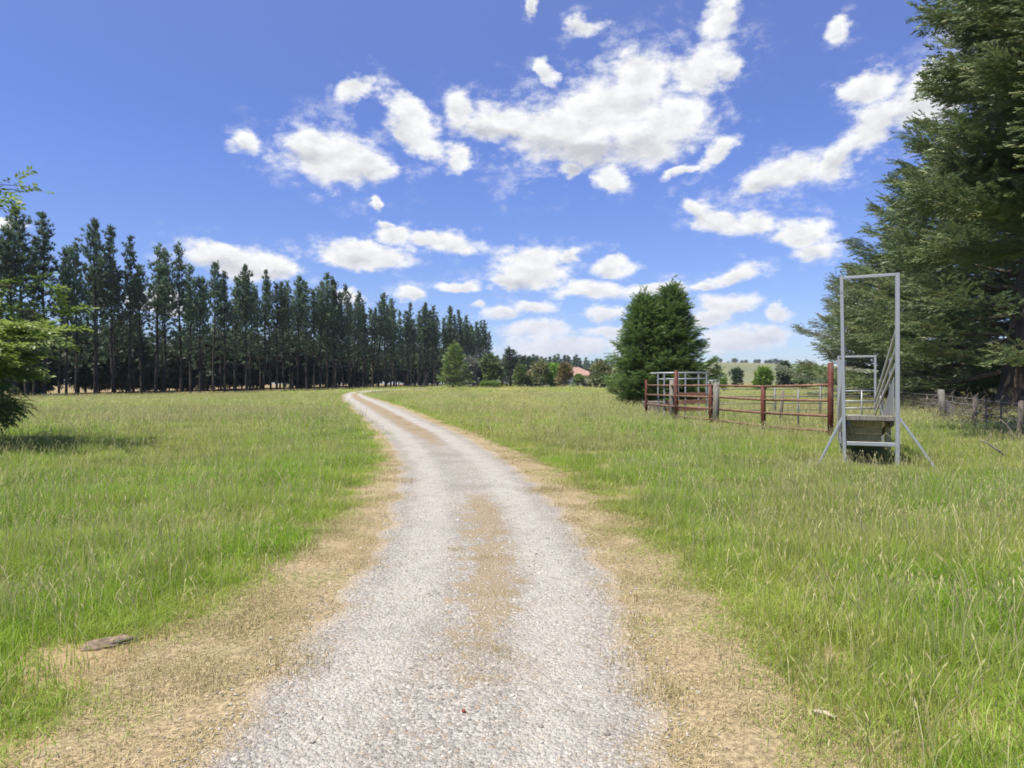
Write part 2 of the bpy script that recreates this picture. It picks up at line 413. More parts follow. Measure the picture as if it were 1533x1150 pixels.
LOG = ground_at(163, 966)
def build_grass():
    lush = [grass_patch(100 + k, .34, 330, .06, .27, .0038, 4, .05, 1.0) for k in range(4)]
    seedy = [grass_patch(120 + k, .34, 310, .06, .27, .0034, 8, .11, 1.0) for k in range(4)]
    coarse = [grass_patch(140 + k, .40, 140, .10, .28, .011, 5 + 2 * k, .10, .8) for k in range(4)]
    straw = [grass_patch(160 + k, .40, 120, .10, .27, .011, 14, .22, .8) for k in range(2)]
    XS, YS, KS, SS, ZS = [], [], [], [], []
    def band(y0, y1, dens, sxy, sz, kinds):
        x, y = frustum_points(y0, y1, dens)
        into = np.minimum(x - xat(VL, y), xat(VR, y) - x)
        ok = ~in_verge(x, y, .14 * wob(x, y, 1.3, 5) + .02 - .1 * (y < 12)) | ((into > 0) & (into < .55) & (rng.random(len(x)) < .10 + .16 * wob(x, y, .8, 6)) & ~in_track(x, y, .05))
        ok &= ~((y > 66) & (x < -.0 - 82 + .32 * y + 4.5))      # bare under and beyond the pines
        ok &= y < 232
        ok &= ~((np.abs(x - LOG[0]) < .24) & (y > LOG[1] - .30) & (y < LOG[1] + .08))
        u_ = (x - 6.9) * .41 + (y - 13.3) * .912; v_ = (x - 6.9) * .912 - (y - 13.3) * .41
        ok &= ~((u_ > -.45) & (u_ < 3.4) & (np.abs(v_) < .5))      # grass left out under the chute so the shadow there reads dark
        x, y = x[ok], y[ok]
        n = len(x)
        dn = wob(x, y, 9, 31) * .5 + wob(x, y, 2.4, 32) * .35
        want_seedy = rng.random(n) < np.clip(.28 + .18 * np.tanh(x / 3) + .5 * dn + .0025 * np.clip(y - 25, 0, 70), .04, .92)
        K = np.where(want_seedy, rng.choice(kinds[1], n), rng.choice(kinds[0], n))
        dv = np.minimum(np.abs(x - xat(VL, y)), np.abs(x - xat(VR, y)))
        s = rng.uniform(.8, 1.2, n)
        hz = .82 * sz * s * (1 + .38 * wob(x, y, 2.2, 33)) * np.where(in_verge(x, y), .30, .5 + .5 * sstep(0, .55, dv))
        XS.append(x); YS.append(y); KS.append(K); SS.append(sxy * s); ZS.append(hz)
    band(1.6, 9, 34, 1.0, 1.0, ((0, 1, 2, 3), (4, 5, 6, 7)))
    band(9, 20, 13, 1.15, 1.08, ((0, 1, 2, 3), (4, 5, 6, 7)))
    band(20, 42, 4.6, 1.5, 1.1, ((8, 9), (10, 11, 12)))
    band(42, 95, 1.1, 2.8, 1.12, ((8, 9, 10), (11, 12, 13)))
    band(95, 232, .14, 6.5, 1.15, ((8, 9, 10), (11, 12, 13)))
    x = np.concatenate(XS); y = np.concatenate(YS); K = np.concatenate(KS); sx = np.concatenate(SS); sz = np.concatenate(ZS)
    n = len(x); P = np.stack([x, y, g(x, y) - .01], 1)
    R = np.zeros((n, 3)); R[:, 2] = rng.uniform(0, 2 * PI, n)
    t = NT('meadow_grass_blades'); p = t.pos()
    n1 = t.noise(p, .16, 4, .6); n2 = t.noise(p, .75, 4, .6)
    a = t.mix(t.attr('tone'), (.155, .31, .020), (.305, .45, .046))
    b = t.mix(t.attr('tone'), (.28, .37, .052), (.44, .485, .12))
    c = t.mix(t.rng(t.math('ADD', t.math('MULTIPLY', n1, .6), t.math('MULTIPLY', n2, .4)), .40, .60), a, b)
    c = t.mix(t.rng(t.noise(p, .085, 4, .6), .48, .62, 0, .5), c, t.mix(t.attr('tone'), (.22, .20, .085), (.36, .33, .16)))
    c = t.mix(t.attr('dry'), c, t.mix(t.attr('tone'), (.44, .38, .18), (.62, .56, .33)))
    hv = t.n('HueSaturation'); t.l(c, hv.inputs['Color']); t.l(t.rng(t.rand(), 0, 1, .72, 1.25, False), hv.inputs['Value']); c = hv.outputs[0]
    m = t.leaf(c, .55, .015, .5)
    instanced_stuff('grass', lush + seedy + coarse + straw, (P, R, np.stack([sx, sx, sz], 1), K), m)
    print('grass patches', n)

    # short mown dead grass on the verges and the crown of the track
    tpl = [grass_patch(200 + k, .24, 230, .012, .034, .0030, 0, .85 if k < 3 else .4, 3.2) for k in range(5)]
    X, Y, Z = [], [], []
    for y0, y1, dn, sc in ((1.8, 8, 44, 1.0), (8, 16, 20, 1.25), (16, 34, 6, 1.9), (34, 70, 1.4, 3.0)):
        x, y = frustum_points(y0, y1, dn)
        edge = in_verge(x, y, .3 * np.ones_like(x)) & ~in_track(x, y, -.10 + .13 * wob(x, y, .9, 41))
        xl, xr = xat(TL, y), xat(TR, y); u = (x - (xl + xr) / 2) / (xr - xl) * 2
        nz = wob(x, y, 1.25, 43)
        strip = (np.abs(u - .06) < .34) & (nz > np.interp(y, [3, 3.8, 8.5, 10, 13, 18, 30], [.9, .12, .02, .5, .5, -.1, -.6]))
        ok = edge | strip
        X.append(x[ok]); Y.append(y[ok]); Z.append(np.full(ok.sum(), sc) * np.where(strip[ok], .7, 1.0))
    x = np.concatenate(X); y = np.concatenate(Y); s = np.concatenate(Z) * rng.uniform(.75, 1.25, len(x)); n = len(x)
    R = np.zeros((n, 3)); R[:, 2] = rng.uniform(0, 2 * PI, n)
    de = np.minimum(np.abs(x - xat(VL, y)), np.abs(x - xat(VR, y)))
    K = np.where(rng.random(n) < np.interp(de, [0, .35, .7], [.85, .4, .06]), rng.integers(3, 5, n), rng.integers(0, 3, n))
    t = NT('dead_grass_blades'); p = t.pos()
    dead = t.mix(t.attr('tone'), (.35, .27, .15), (.60, .49, .31))
    c = t.mix(t.attr('dry'), t.mix(t.attr('tone'), (.19, .185, .07), (.38, .32, .16)), dead)
    m = t.leaf(c, .2, 0)
    instanced_stuff('dry_grass', tpl, (np.stack([x, y, g(x, y) + .006], 1), R, np.stack([s, s, np.minimum(s, 1.4) * np.where(rng.random(n) < .10, rng.uniform(1.6, 3.2, n), 1.0)], 1), K), m)

    # loose stones of the track
    import bmesh
    tpl = []
    for k in range(6):
        bm = bmesh.new(); bmesh.ops.create_icosphere(bm, subdivisions=1, radius=1.0)
        V = np.array([v.co[:] for v in bm.verts]); T = np.array([[v.index for v in f.verts] for f in bm.faces]); bm.free()
        rr = np.random.default_rng(300 + k)
        V = V * (1 + rr.uniform(-.28, .28, (len(V), 1))) * np.array((1, rr.uniform(.6, .95), rr.uniform(.4, .65)))
        tpl.append((V, T, np.full(len(V), k / 5.0), np.zeros(len(V))))
    X, Y, Z = [], [], []
    for y0, y1, dn, lo, hi in ((1.6, 5, 2200, .003, .009), (5, 10, 700, .005, .011), (10, 22, 90, .009, .016), (2, 9, 22, .010, .019)):
        x, y = frustum_points(y0, y1, dn, .62)
        d = np.minimum(x - xat(TL, y), xat(TR, y) - x)
        ok = d > -.32 * rng.random(len(x)) ** 2.2 + .04
        X.append(x[ok]); Y.append(y[ok]); Z.append(rng.uniform(lo, hi, ok.sum()))
    x = np.concatenate(X); y = np.concatenate(Y); s = np.concatenate(Z); n = len(x)
    R = rng.uniform(0, 2 * PI, (n, 3)); R[:, :2] = rng.uniform(-.35, .35, (n, 2))
    t = NT('loose_stone'); r_ = t.rand()
    c = t.mix(r_, (.17, .155, .13), (.43, .40, .345))
    c = t.mix(t.rng(t.attr('tone'), .75, .85, 0, .7), c, (.27, .22, .165))
    instanced_stuff('gravel', tpl, (np.stack([x, y, g(x, y) + .009 + s * .2], 1), R, np.repeat(s[:, None], 3, 1), rng.integers(0, 6, n)), t.bsdf(c, .85, spec=.25))
    print('stones', n)

# ------------------------------------------------------------------ vegetation generators
def frame(X, up=None):
    X = X / (np.linalg.norm(X, axis=1, keepdims=True) + 1e-9)
    up = np.tile((0, 0, 1.0), (len(X), 1)) if up is None else up
    Y = np.cross(up, X); ln = np.linalg.norm(Y, axis=1, keepdims=True)
    Y = np.where(ln < 1e-3, np.array((0, 1.0, 0)), Y / (ln + 1e-9)); Z = np.cross(X, Y)
    return X, Y, Z

def scatter(tpl, P, X, scale, up=None, wide=None, roll=None):
    """copies of a spray template laid along the directions X"""
    V, T = tpl; X, Y, Z = frame(X, up)
    if roll is not None:
        c, s = np.cos(roll)[:, None], np.sin(roll)[:, None]; Y, Z = Y * c + Z * s, Z * c - Y * s
    w = scale if wide is None else wide
    out = P[:, None] + X[:, None] * (V[None, :, 0:1] * scale[:, None, None]) + Y[:, None] * (V[None, :, 1:2] * w[:, None, None]) + Z[:, None] * (V[None, :, 2:3] * w[:, None, None])
    N, k = len(P), len(V)
    return out.reshape(-1, 3), (np.arange(N)[:, None, None] * k + T[None]).reshape(-1, 3), k

def tpl_needle_tuft(seed, n=15):
    r = np.random.default_rng(seed); V, T = [], []
    for i in range(n):
        d = np.array((r.uniform(.35, 1), r.uniform(-.75, .75), r.uniform(-.6, .8))); d /= np.linalg.norm(d)
        s = np.cross(d, r.normal(size=3)); s /= np.linalg.norm(s); s *= .085
        o = np.array((r.uniform(-.15, .2), 0, 0)); L = r.uniform(.6, 1.0); b = len(V)
        V += [o - s, o + s, o + d * L]; T.append((b, b + 1, b + 2))
    return np.array(V), np.array(T)

def tpl_feather(seed, n=12, spread=.34, w=.11, droop=.10):
    """flat spray: an axis with leaflets either side, tapering to its tip"""
    r = np.random.default_rng(seed); V, T = [], []
    for i in range(n):
        x = i / n
        for sg in (-1, 1):
            L = spread * (1 - .72 * x) * r.uniform(.7, 1.2); a = r.uniform(.35, .85)
            b = len(V); z = r.uniform(-.05, .05) - droop * x * x
            V += [(x - w / 2, 0, z), (x + w, sg * w * .4, z + .01), (x + L * math.cos(a), sg * L * math.sin(a), z + r.uniform(-.07, .05))]
            T.append((b, b + 1, b + 2))
    b = len(V); V += [(.75, -.04, -droop * .6), (.75, .04, -droop * .6), (1.12, 0, -droop * 1.1)]; T.append((b, b + 1, b + 2))
    return np.array(V), np.array(T)

def tpl_leaves(seed, n=14, L=.16, w=.075):
    """twig of leaves: diamonds alternate along the axis"""
    r = np.random.default_rng(seed); V, T = [], []
    for i in range(n):
        x = .1 + .9 * i / n; sg = 1 if i % 2 else -1
        d = np.array((r.uniform(.4, .9), sg * r.uniform(.4, 1), r.uniform(-.55, .3))); d /= np.linalg.norm(d)
        s = np.cross(d, np.array((r.uniform(-.4, .4), r.uniform(-.4, .4), 1))); s /= np.linalg.norm(s)
        o = np.array((x, 0, r.uniform(-.03, .03))); l = L * r.uniform(.7, 1.2); b = len(V)
        V += [o, o + d * l * .5 + s * w * .5, o + d * l, o + d * l * .5 - s * w * .5]; T += [(b, b + 1, b + 2), (b, b + 2, b + 3)]
    return np.array(V), np.array(T)

def crown_mesh(name, tpls, P, X, sc, mat, roll=None, wide=None, r=None):
    r = r or rng; Vs, Ts, tn = [], [], []; off = 0
    pick = r.integers(0, len(tpls), len(P))
    for k, tp in enumerate(tpls):
        q = pick == k
        if not q.any(): continue
        V, T, kk = scatter(tp, P[q], X[q], sc[q], wide=None if wide is None else wide[q], roll=None if roll is None else roll[q])
        Vs.append(V); Ts.append(T + off); off += len(V)
        tn.append(np.clip(np.repeat(r.random(q.sum()), kk) * .75 + r.random(len(V)) * .25, 0, 1))
    return np_mesh(name, np.concatenate(Vs), np.concatenate(Ts), mat, tone=np.concatenate(tn))

def tubes_mesh(name, chains, mat, n=6):
    """many limbs as one woody mesh"""
    mb = MB()
    for pts, rs in chains: mb.tube(pts, rs, n, cap=False)
    me = bpy.data.meshes.new(name); me.from_pydata(mb.v, [], mb.f); me.materials.append(mat)
    for p in me.polygons: p.use_smooth = True
    return me

def pine_variant(seed, H, base=.30, rmax=1.75):
    r = np.random.default_rng(seed); P, X, sc, chains = [], [], [], []
    bend = r.uniform(-.35, .35, 2)
    at = lambda z: np.array((bend[0] * (z / H) ** 2 + .06 * math.sin(z * .7 + seed), bend[1] * (z / H) ** 2 + .06 * math.cos(z * .6), z))
    zz = np.linspace(-.3, H * .97, 12); chains.append(([at(max(z, 0)) if z > 0 else np.array((0, 0, z)) for z in zz], [max(.02, .20 * (1 - max(z, 0) / H) ** .8) for z in zz]))
    z = H * base * .55
    while z < H * .985:
        t = (z - H * base) / (H * (1 - base)); live = t > 0
        nb = (r.integers(5, 8) if t > .35 else r.integers(3, 6)) if live else r.integers(1, 4)
        R = rmax * (min(1, .75 + t * 1.0) if live else .6) * (1 - max(t, 0)) ** .62 + .22
        if live: R *= r.choice([.6, .85, 1.0, 1.0, 1.2, 1.4])
        a0 = r.uniform(0, 2 * PI)
        for k in range(nb):
            a = a0 + 2 * PI * k / nb + r.uniform(-.35, .35); L = R * r.uniform(.55, 1.25)
            el = (.25 + .75 * max(t, 0)) * r.uniform(.6, 1.2)
            d = np.array((math.cos(a) * math.cos(el), math.sin(a) * math.cos(el), math.sin(el)))
            p0 = at(z)
            chains.append(([p0, p0 + d * L * .6 + np.array((0, 0, -.05 * L)), p0 + d * L], [.035, .022, .008]))
            if not live and r.random() < .55: continue
            nc = max(2, int(L * (5.4 if t > .38 else 2.9)))
            for j in range(nc):
                f = r.uniform(.3 if t > .35 else .55, 1.05); q = p0 + d * L * f + r.normal(size=3) * (.14 if t > .35 else .07)
                P.append(q); X.append(d * .6 + np.array((0, 0, .55)) + r.normal(size=3) * .3); sc.append(r.uniform(.32, .58))
        z += r.uniform(.42, .68) * (1 if live else 1.6)
    for j in range(8): P.append(at(H * .97) + r.normal(size=3) * .1); X.append(np.array((0, 0, 1)) + r.normal(size=3) * .3); sc.append(.5)
    crown = crown_mesh('pine_crown', [tpl_needle_tuft(seed * 7 + i) for i in range(4)], np.array(P), np.array(X), np.array(sc), M['pine'], r=r)
    return tubes_mesh('pine_trunk', chains, M['pine_bark']), crown

def cypress(seed, H, R, trunk_r, nlimb, nspray, slen, fol, lean_el=(.05, .55), base=.05, shape=.62, low=1.0, reach=None, notop=False, spread=.30):
    r = np.random.default_rng(seed); P, X, sc, chains = [], [], [], []
    zz = np.linspace(-.3, H * .95, 12)
    wav = lambda z: np.array((.25 * math.sin(z * .35 + seed), .25 * math.cos(z * .3), z)) if z > 0 else np.array((.25 * math.sin(seed), .25, z))
    chains.append(([wav(z) for z in zz], [trunk_r * (1 - max(z, 0) / H) ** .75 * (1 + .6 * math.exp(-max(z, 0) / .6)) + .03 for z in zz]))
    for i in range(nlimb):
        t = ((i + r.random()) / nlimb) ** .92
        z = H * (base + (1 - base) * t); a = i * 2.39996 + r.uniform(-.4, .4)
        L = R * ((1 - t) ** shape * (1 if t > .12 else low)) * r.uniform(.72, 1.15) + .25 * slen
        if reach: L *= reach(a, t)
        el = (lean_el[0] + (lean_el[1] - lean_el[0]) * t) + r.uniform(-.12, .12)
        d = np.array((math.cos(a) * math.cos(el), math.sin(a) * math.cos(el), math.sin(el))); p0 = wav(z * .93)
        sag = r.uniform(.02, .09) * L
        path = lambda f: p0 + d * L * f + np.array((0, 0, -sag * 4 * f * (1 - f) + .06 * L * f ** 3))
        if L > 1.2: chains.append(([path(f) for f in (0, .3, .6, .9)], [trunk_r * .22 * (1 - t) + .03, trunk_r * .14 * (1 - t) + .025, .03, .012]))
        n = max(6, int(nspray * (L / R) ** 1.1)); f = 1 - (1 - r.random(n) ** .75) * .82
        az = r.normal(0, .62, n); hd = math.atan2(d[1], d[0]) + az
        w = (.30 * L * (1 - f * .75) + .15) * np.sin(az) 
        perp = np.array((-math.sin(a), math.cos(a), 0))
        base_p = np.array([path(k) for k in f]) + perp[None] * w[:, None] + r.normal(size=(n, 3)) * np.array((.12, .12, .15)) * slen
        pe = r.normal(.12 + .35 * t, .22, n)
        P.append(base_p); X.append(np.stack([np.cos(hd) * np.cos(pe), np.sin(hd) * np.cos(pe), np.sin(pe)], 1)); sc.append(slen * r.uniform(.6, 1.2, n))
    if not notop:
        n = 30; P.append(wav(H * .93)[None] + r.normal(size=(n, 3)) * np.array((.2, .2, .6)) * slen); X.append(np.array((0, 0, 1.0))[None] + r.normal(size=(n, 3)) * .4); sc.append(np.full(n, slen * .8))
    P, X, sc = np.concatenate(P), np.concatenate(X), np.concatenate(sc)
    crown = crown_mesh('cypress_crown', [tpl_feather(seed * 5 + i, spread=spread) for i in range(5)], P, X, sc, fol, roll=r.normal(0, .55, len(P)), r=r)
    return tubes_mesh('cypress_trunk', chains, M['cypress_bark'], 9), crown

def bush(seed, W, H, fol, n, leaf, lumps=9, trunk=.06, bark=None, base=.12, tip=.6, depth=None, upright=.2):
    """rounded crown of leafy twigs gathered in lumps, bare stems inside"""
    r = np.random.default_rng(seed); D = depth or W; C = []
    for k in range(lumps):
        zc = H * (base + (1 - base) * r.uniform(.12, .88)); t = zc / H
        wr = (math.sin(PI * min(1, .16 + .78 * t)) ** tip)
        a = r.uniform(0, 2 * PI); q = r.uniform(.15, .62)
        C.append((W / 2 * wr * q * math.cos(a), D / 2 * wr * q * math.sin(a), zc, min(W, D) / 2 * r.uniform(.38, .6) * (.5 + .5 * wr), H * r.uniform(.16, .27)))
    C = np.array(C); k = r.integers(0, lumps, n)
    d = r.normal(size=(n, 3)); d /= np.linalg.norm(d, axis=1, keepdims=True)
    rad = r.uniform(.45, 1.05, n) ** .6
    P = C[k, :3] + d * np.stack([C[k, 3], C[k, 3], C[k, 4]], 1) * rad[:, None]; P[:, 2] = np.clip(P[:, 2], .05, None)
    X = d + np.array((0, 0, upright)) + r.normal(size=(n, 3)) * .45
    crown = crown_mesh('bush_crown', [tpl_leaves(seed * 3 + i, 12, .34, .17) for i in range(4)], P, X, leaf * r.uniform(.7, 1.25, n), fol, roll=r.uniform(-1, 1, n), r=r)
    ch = [([np.array((.0, .0, -.2)), np.array((r.normal() * .05, r.normal() * .05, H * .3)), C[j, :3]], [trunk, trunk * .7, trunk * .2]) for j in range(min(lumps, 7))]
    return tubes_mesh('bush_trunk', ch, bark or M['broadleaf_bark'], 6), crown

def plant(name, label, cat, loc, meshes, group=None, rz=0.0, s=(1, 1, 1), names=('trunk', 'crown')):
    o = thing(name, label, cat, loc, rz, group); o.scale = s
    for nm, me in zip(names, meshes): link(nm, me, o)
    return o

# ------------------------------------------------------------------ trees
def at_px(px, y): return (px - CX) / F * y

def build_pines():
    var = [pine_variant(11, 19.5, .28, 1.9), pine_variant(12, 19.0, .34, 1.7), pine_variant(13, 20.0, .24, 2.1), pine_variant(14, 18.5, .38, 1.75), pine_variant(15, 19.6, .30, 2.1), pine_variant(16, 19.2, .26, 1.85)]
    protos = []
    def put(k, x, y, H, label, group):
        s = H / 19.5; rz = rng.uniform(0, 2 * PI); w = s * rng.uniform(.82, 1.12)
        if len(protos) <= k:
            o = plant('pine_tree', label, 'tree', (0, 0, 0), var[k], group); protos.append(o)
        else: o = copy_tree(protos[k]); o['label'] = label; o['group'] = group
        o.location = (x, y, float(g(x, y)) - .05); o.rotation_euler = (rng.normal(0, .022), rng.normal(0, .022), rz); o.scale = (w, w, s)
    order = ['first', 'second', 'third', 'fourth', 'fifth', 'sixth', 'seventh', 'eighth', 'ninth', 'tenth']
    front, back = [], []
    y = 70.0
    while y < 229:
        front.append(y); y += rng.uniform(1.7, 2.6)
    y = 63.0
    while y < 231:
        back.append(y); y += rng.uniform(2.8, 5.0)
    nf = len(front)
    for i, y in enumerate(front):
        x = -55 + .32 * (y - 80) + rng.normal(0, .35); H = rng.uniform(17.6, 22.3) - .8 * (y > 200)
        if i < 10: lab = f'tall dark pine standing {order[i]} from the near left end of the front pine row'
        elif i >= nf - 6: lab = f'dark pine standing {order[nf - 1 - i]} from the far right end of the front pine row'
        else: lab = 'tall narrow dark pine in the unbroken middle of the front pine row'
        put(i if i < 6 else int(rng.integers(0, 6)), x, y, H, lab, 'pines of the front row along the field')
    for i, y in enumerate(back):
        x = -60.5 + .32 * (y - 80) + rng.normal(0, .5)
        put(int(rng.integers(0, 6)), x, y, rng.uniform(17.5, 20.5), 'dark pine of the back row seen between the front trunks', 'pines of the back row behind the front row')
    # understory trees in the shade of the pines
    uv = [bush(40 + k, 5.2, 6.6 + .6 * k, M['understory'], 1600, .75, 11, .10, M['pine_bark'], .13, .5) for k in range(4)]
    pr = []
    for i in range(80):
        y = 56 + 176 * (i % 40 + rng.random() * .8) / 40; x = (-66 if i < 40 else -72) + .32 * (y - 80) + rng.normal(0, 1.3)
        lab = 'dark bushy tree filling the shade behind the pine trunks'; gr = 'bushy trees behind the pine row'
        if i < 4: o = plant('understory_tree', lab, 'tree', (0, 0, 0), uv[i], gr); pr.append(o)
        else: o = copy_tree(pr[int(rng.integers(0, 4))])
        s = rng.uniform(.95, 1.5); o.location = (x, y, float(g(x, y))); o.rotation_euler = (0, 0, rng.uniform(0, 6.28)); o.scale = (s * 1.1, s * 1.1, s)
    # plantation on the skyline beyond the house
    pf = []
    for row in range(2):
        for i in range(42):
            y = 470 + 22 * row + rng.uniform(-4, 4); x = at_px(690 + 6.0 * i + rng.uniform(-2, 2), y)
            if at_px(930, y) < x: continue
            lab = 'distant pine of the dark plantation on the skyline behind the house'
            o = plant('plantation_pine', lab, 'tree', (0, 0, 0), var[2 if row else 0], 'plantation pines on the skyline') if not pf else copy_tree(pf[0])
            pf.append(o); s = rng.uniform(.86, 1.08) * (1.0 if i < 30 else .88)
            o.location = (x, y, 1.3); o.rotation_euler = (0, 0, rng.uniform(0, 6.28)); o.scale = (s * 1.9, s * 1.9, s)

def build_big_cypresses():
    gr = 'cypress shelter belt on the right'
    west = lambda a, t: 1 + .28 * max(0, -math.cos(a)) * (t > .15) * (t < .7)
    def put(px_x, y, label, meshes):
        plant('cypress_tree', label, 'tree', (px_x, y, float(g(px_x, y))), meshes, gr)
    put(29.6, 40, 'huge dark cypress with a thick bare trunk behind the wire fence', cypress(61, 25, 9.2, .78, 125, 215, 1.0, M['cypress'], (-.06, .62), .09, .55))
    put(34.5, 55, 'broad green cypress in mid belt with dense tiered sprays', cypress(62, 19.6, 9.8, .6, 105, 190, 1.0, M['cypress'], (.0, .6), .05, .5))
    put(37.5, 70, 'grey-green rounded cypress at the far left end of the shelter belt', cypress(63, 14.2, 8.9, .5, 100, 170, .95, M['cypress_grey'], (.0, .65), .03, .5))
    put(15.3, 16.8, 'near overhanging cypress whose long shaggy branches fill the upper right corner', cypress(64, 19, 4.9, .55, 130, 290, .72, M['cypress'], (.05, .55), .29, .42, low=1.08))
    put(38.5, 48, 'cypress standing behind the thick trunked one, mostly hidden', cypress(65, 17, 7.5, .6, 80, 80, 1.2, M['cypress'], (.0, .6), .04, .6))

def build_left_tree():
    r = np.random.default_rng(77); P, X, sc, ch = [], [], [], []; P2, X2, s2 = [], [], []
    ch.append(([np.array((.05 * math.sin(z * 2), .05 * math.cos(z * 2), z)) for z in np.linspace(-.2, 7.6, 9)], [.17 * (1 - z / 8.4) + .015 for z in np.linspace(0, 7.6, 9)]))
    limbs = []
    for z, a, L, el in [(5.2, -.05, 4.0, .14), (5.85, .2, 3.8, .12), (6.2, -.25, 3.6, .2), (6.5, .1, 3.3, .3), (5.6, -.6, 3.0, .2)]: limbs.append((z, a, L, el, 30))
    for i in range(26):
        z = 1.9 + 1.75 * i / 25; a = (i * 2.39996) % (2 * PI); limbs.append((z, a, r.uniform(2.7, 4.0), r.uniform(-.05, .22), 190))
    for z, a, L, el in [(2.75, -.1, 5.5, .05), (3.15, .12, 5.0, .06), (2.45, -.2, 4.7, .04), (3.5, .0, 4.9, .10), (2.6, .3, 4.6, .05)]: limbs.append((z, a, L, el, 30))
    for z, a, L, el, n in limbs:
        d = np.array((math.cos(a) * math.cos(el), math.sin(a) * math.cos(el), math.sin(el))); p0 = np.array((0, 0, z))
        path = lambda f: p0 + d * L * f + np.array((0, 0, -.07 * L * f * f))
        ch.append(([path(f) for f in (0, .33, .66, .97)], [.045, .03, .018, .006]))
        f = 1 - .7 * (1 - r.random(n) ** .8)
        az = a + r.normal(0, .75, n); pe = r.normal(.02, .22, n)
        P.append(np.array([path(k) for k in f]) + r.normal(size=(n, 3)) * np.array((.13, .13, .06)))
        X.append(np.stack([np.cos(az) * np.cos(pe), np.sin(az) * np.cos(pe), np.sin(pe)], 1)); sc.append(r.uniform(.35, .7, n))
    for i in range(34):
        z = .75 + 1.7 * r.random(); a = (i * 2.39996) % (2 * PI); L = r.uniform(2.4, 3.75); el = r.uniform(-.12, .1)
        d = np.array((math.cos(a) * math.cos(el), math.sin(a) * math.cos(el), math.sin(el))); p0 = np.array((0, 0, z + .4))
        path = lambda f: p0 + d * L * f + np.array((0, 0, -.11 * L * f * f))
        ch.append(([path(k) for k in (0, .33, .66, .95)], [.04, .028, .016, .006]))
        n = 190; f = 1 - .75 * (1 - r.random(n) ** .75); az = a + r.normal(0, .6, n); pe = r.normal(-.25, .25, n)
        P2.append(np.array([path(k) for k in f]) + r.normal(size=(n, 3)) * .12); X2.append(np.stack([np.cos(az) * np.cos(pe), np.sin(az) * np.cos(pe), np.sin(pe)], 1)); s2.append(r.uniform(.35, .75, n))
    P, X, sc = map(np.concatenate, (P, X, sc)); P2, X2, s2 = map(np.concatenate, (P2, X2, s2))
    leafy = crown_mesh('tree_crown', [tpl_leaves(500 + i, 16, .26, .11) for i in range(4)], P, X, sc, M['fresh'], roll=r.normal(0, .4, len(P)), r=r)
    droop = crown_mesh('tree_lower_crown', [tpl_feather(520 + i, 12, .30, .05, .3) for i in range(4)], P2, X2, s2, M['drooping'], roll=r.normal(0, .5, len(P2)), r=r)
    o = thing('garden_tree', 'leafy tree reaching in from the left edge with fresh green tiers over dark drooping sprays', 'tree', (-14.9, 15, float(g(-14.9, 15))))
    link('trunk', tubes_mesh('tree_trunk', ch, M['broadleaf_bark'], 7), o)
    a = link('crown', leafy, o); a['label'] = 'bright green layered leaves'
    b = link('crown', droop, o); b['label'] = 'dark drooping lower sprays'

def build_twin_conifer():
    x, y = at_px(992, 50), 50
    o = thing('twin_conifer', 'dense green conifer with two pointed tops behind the cattle yard', 'tree', (x, y, float(g(x, y))))
    for dx, dy, H, R, sd in ((-1.15, -.1, 8.2, 3.0, 71), (.85, .2, 8.95, 3.2, 72)):
        tr, cr = cypress(sd, H, R, .2, 190, 70, .62, M['conifer'], (.12, .95), .02, .66, spread=.42)
        a = link('trunk', tr, o); a.location = (dx, dy, 0); b = link('crown', cr, o); b.location = (dx, dy, 0)

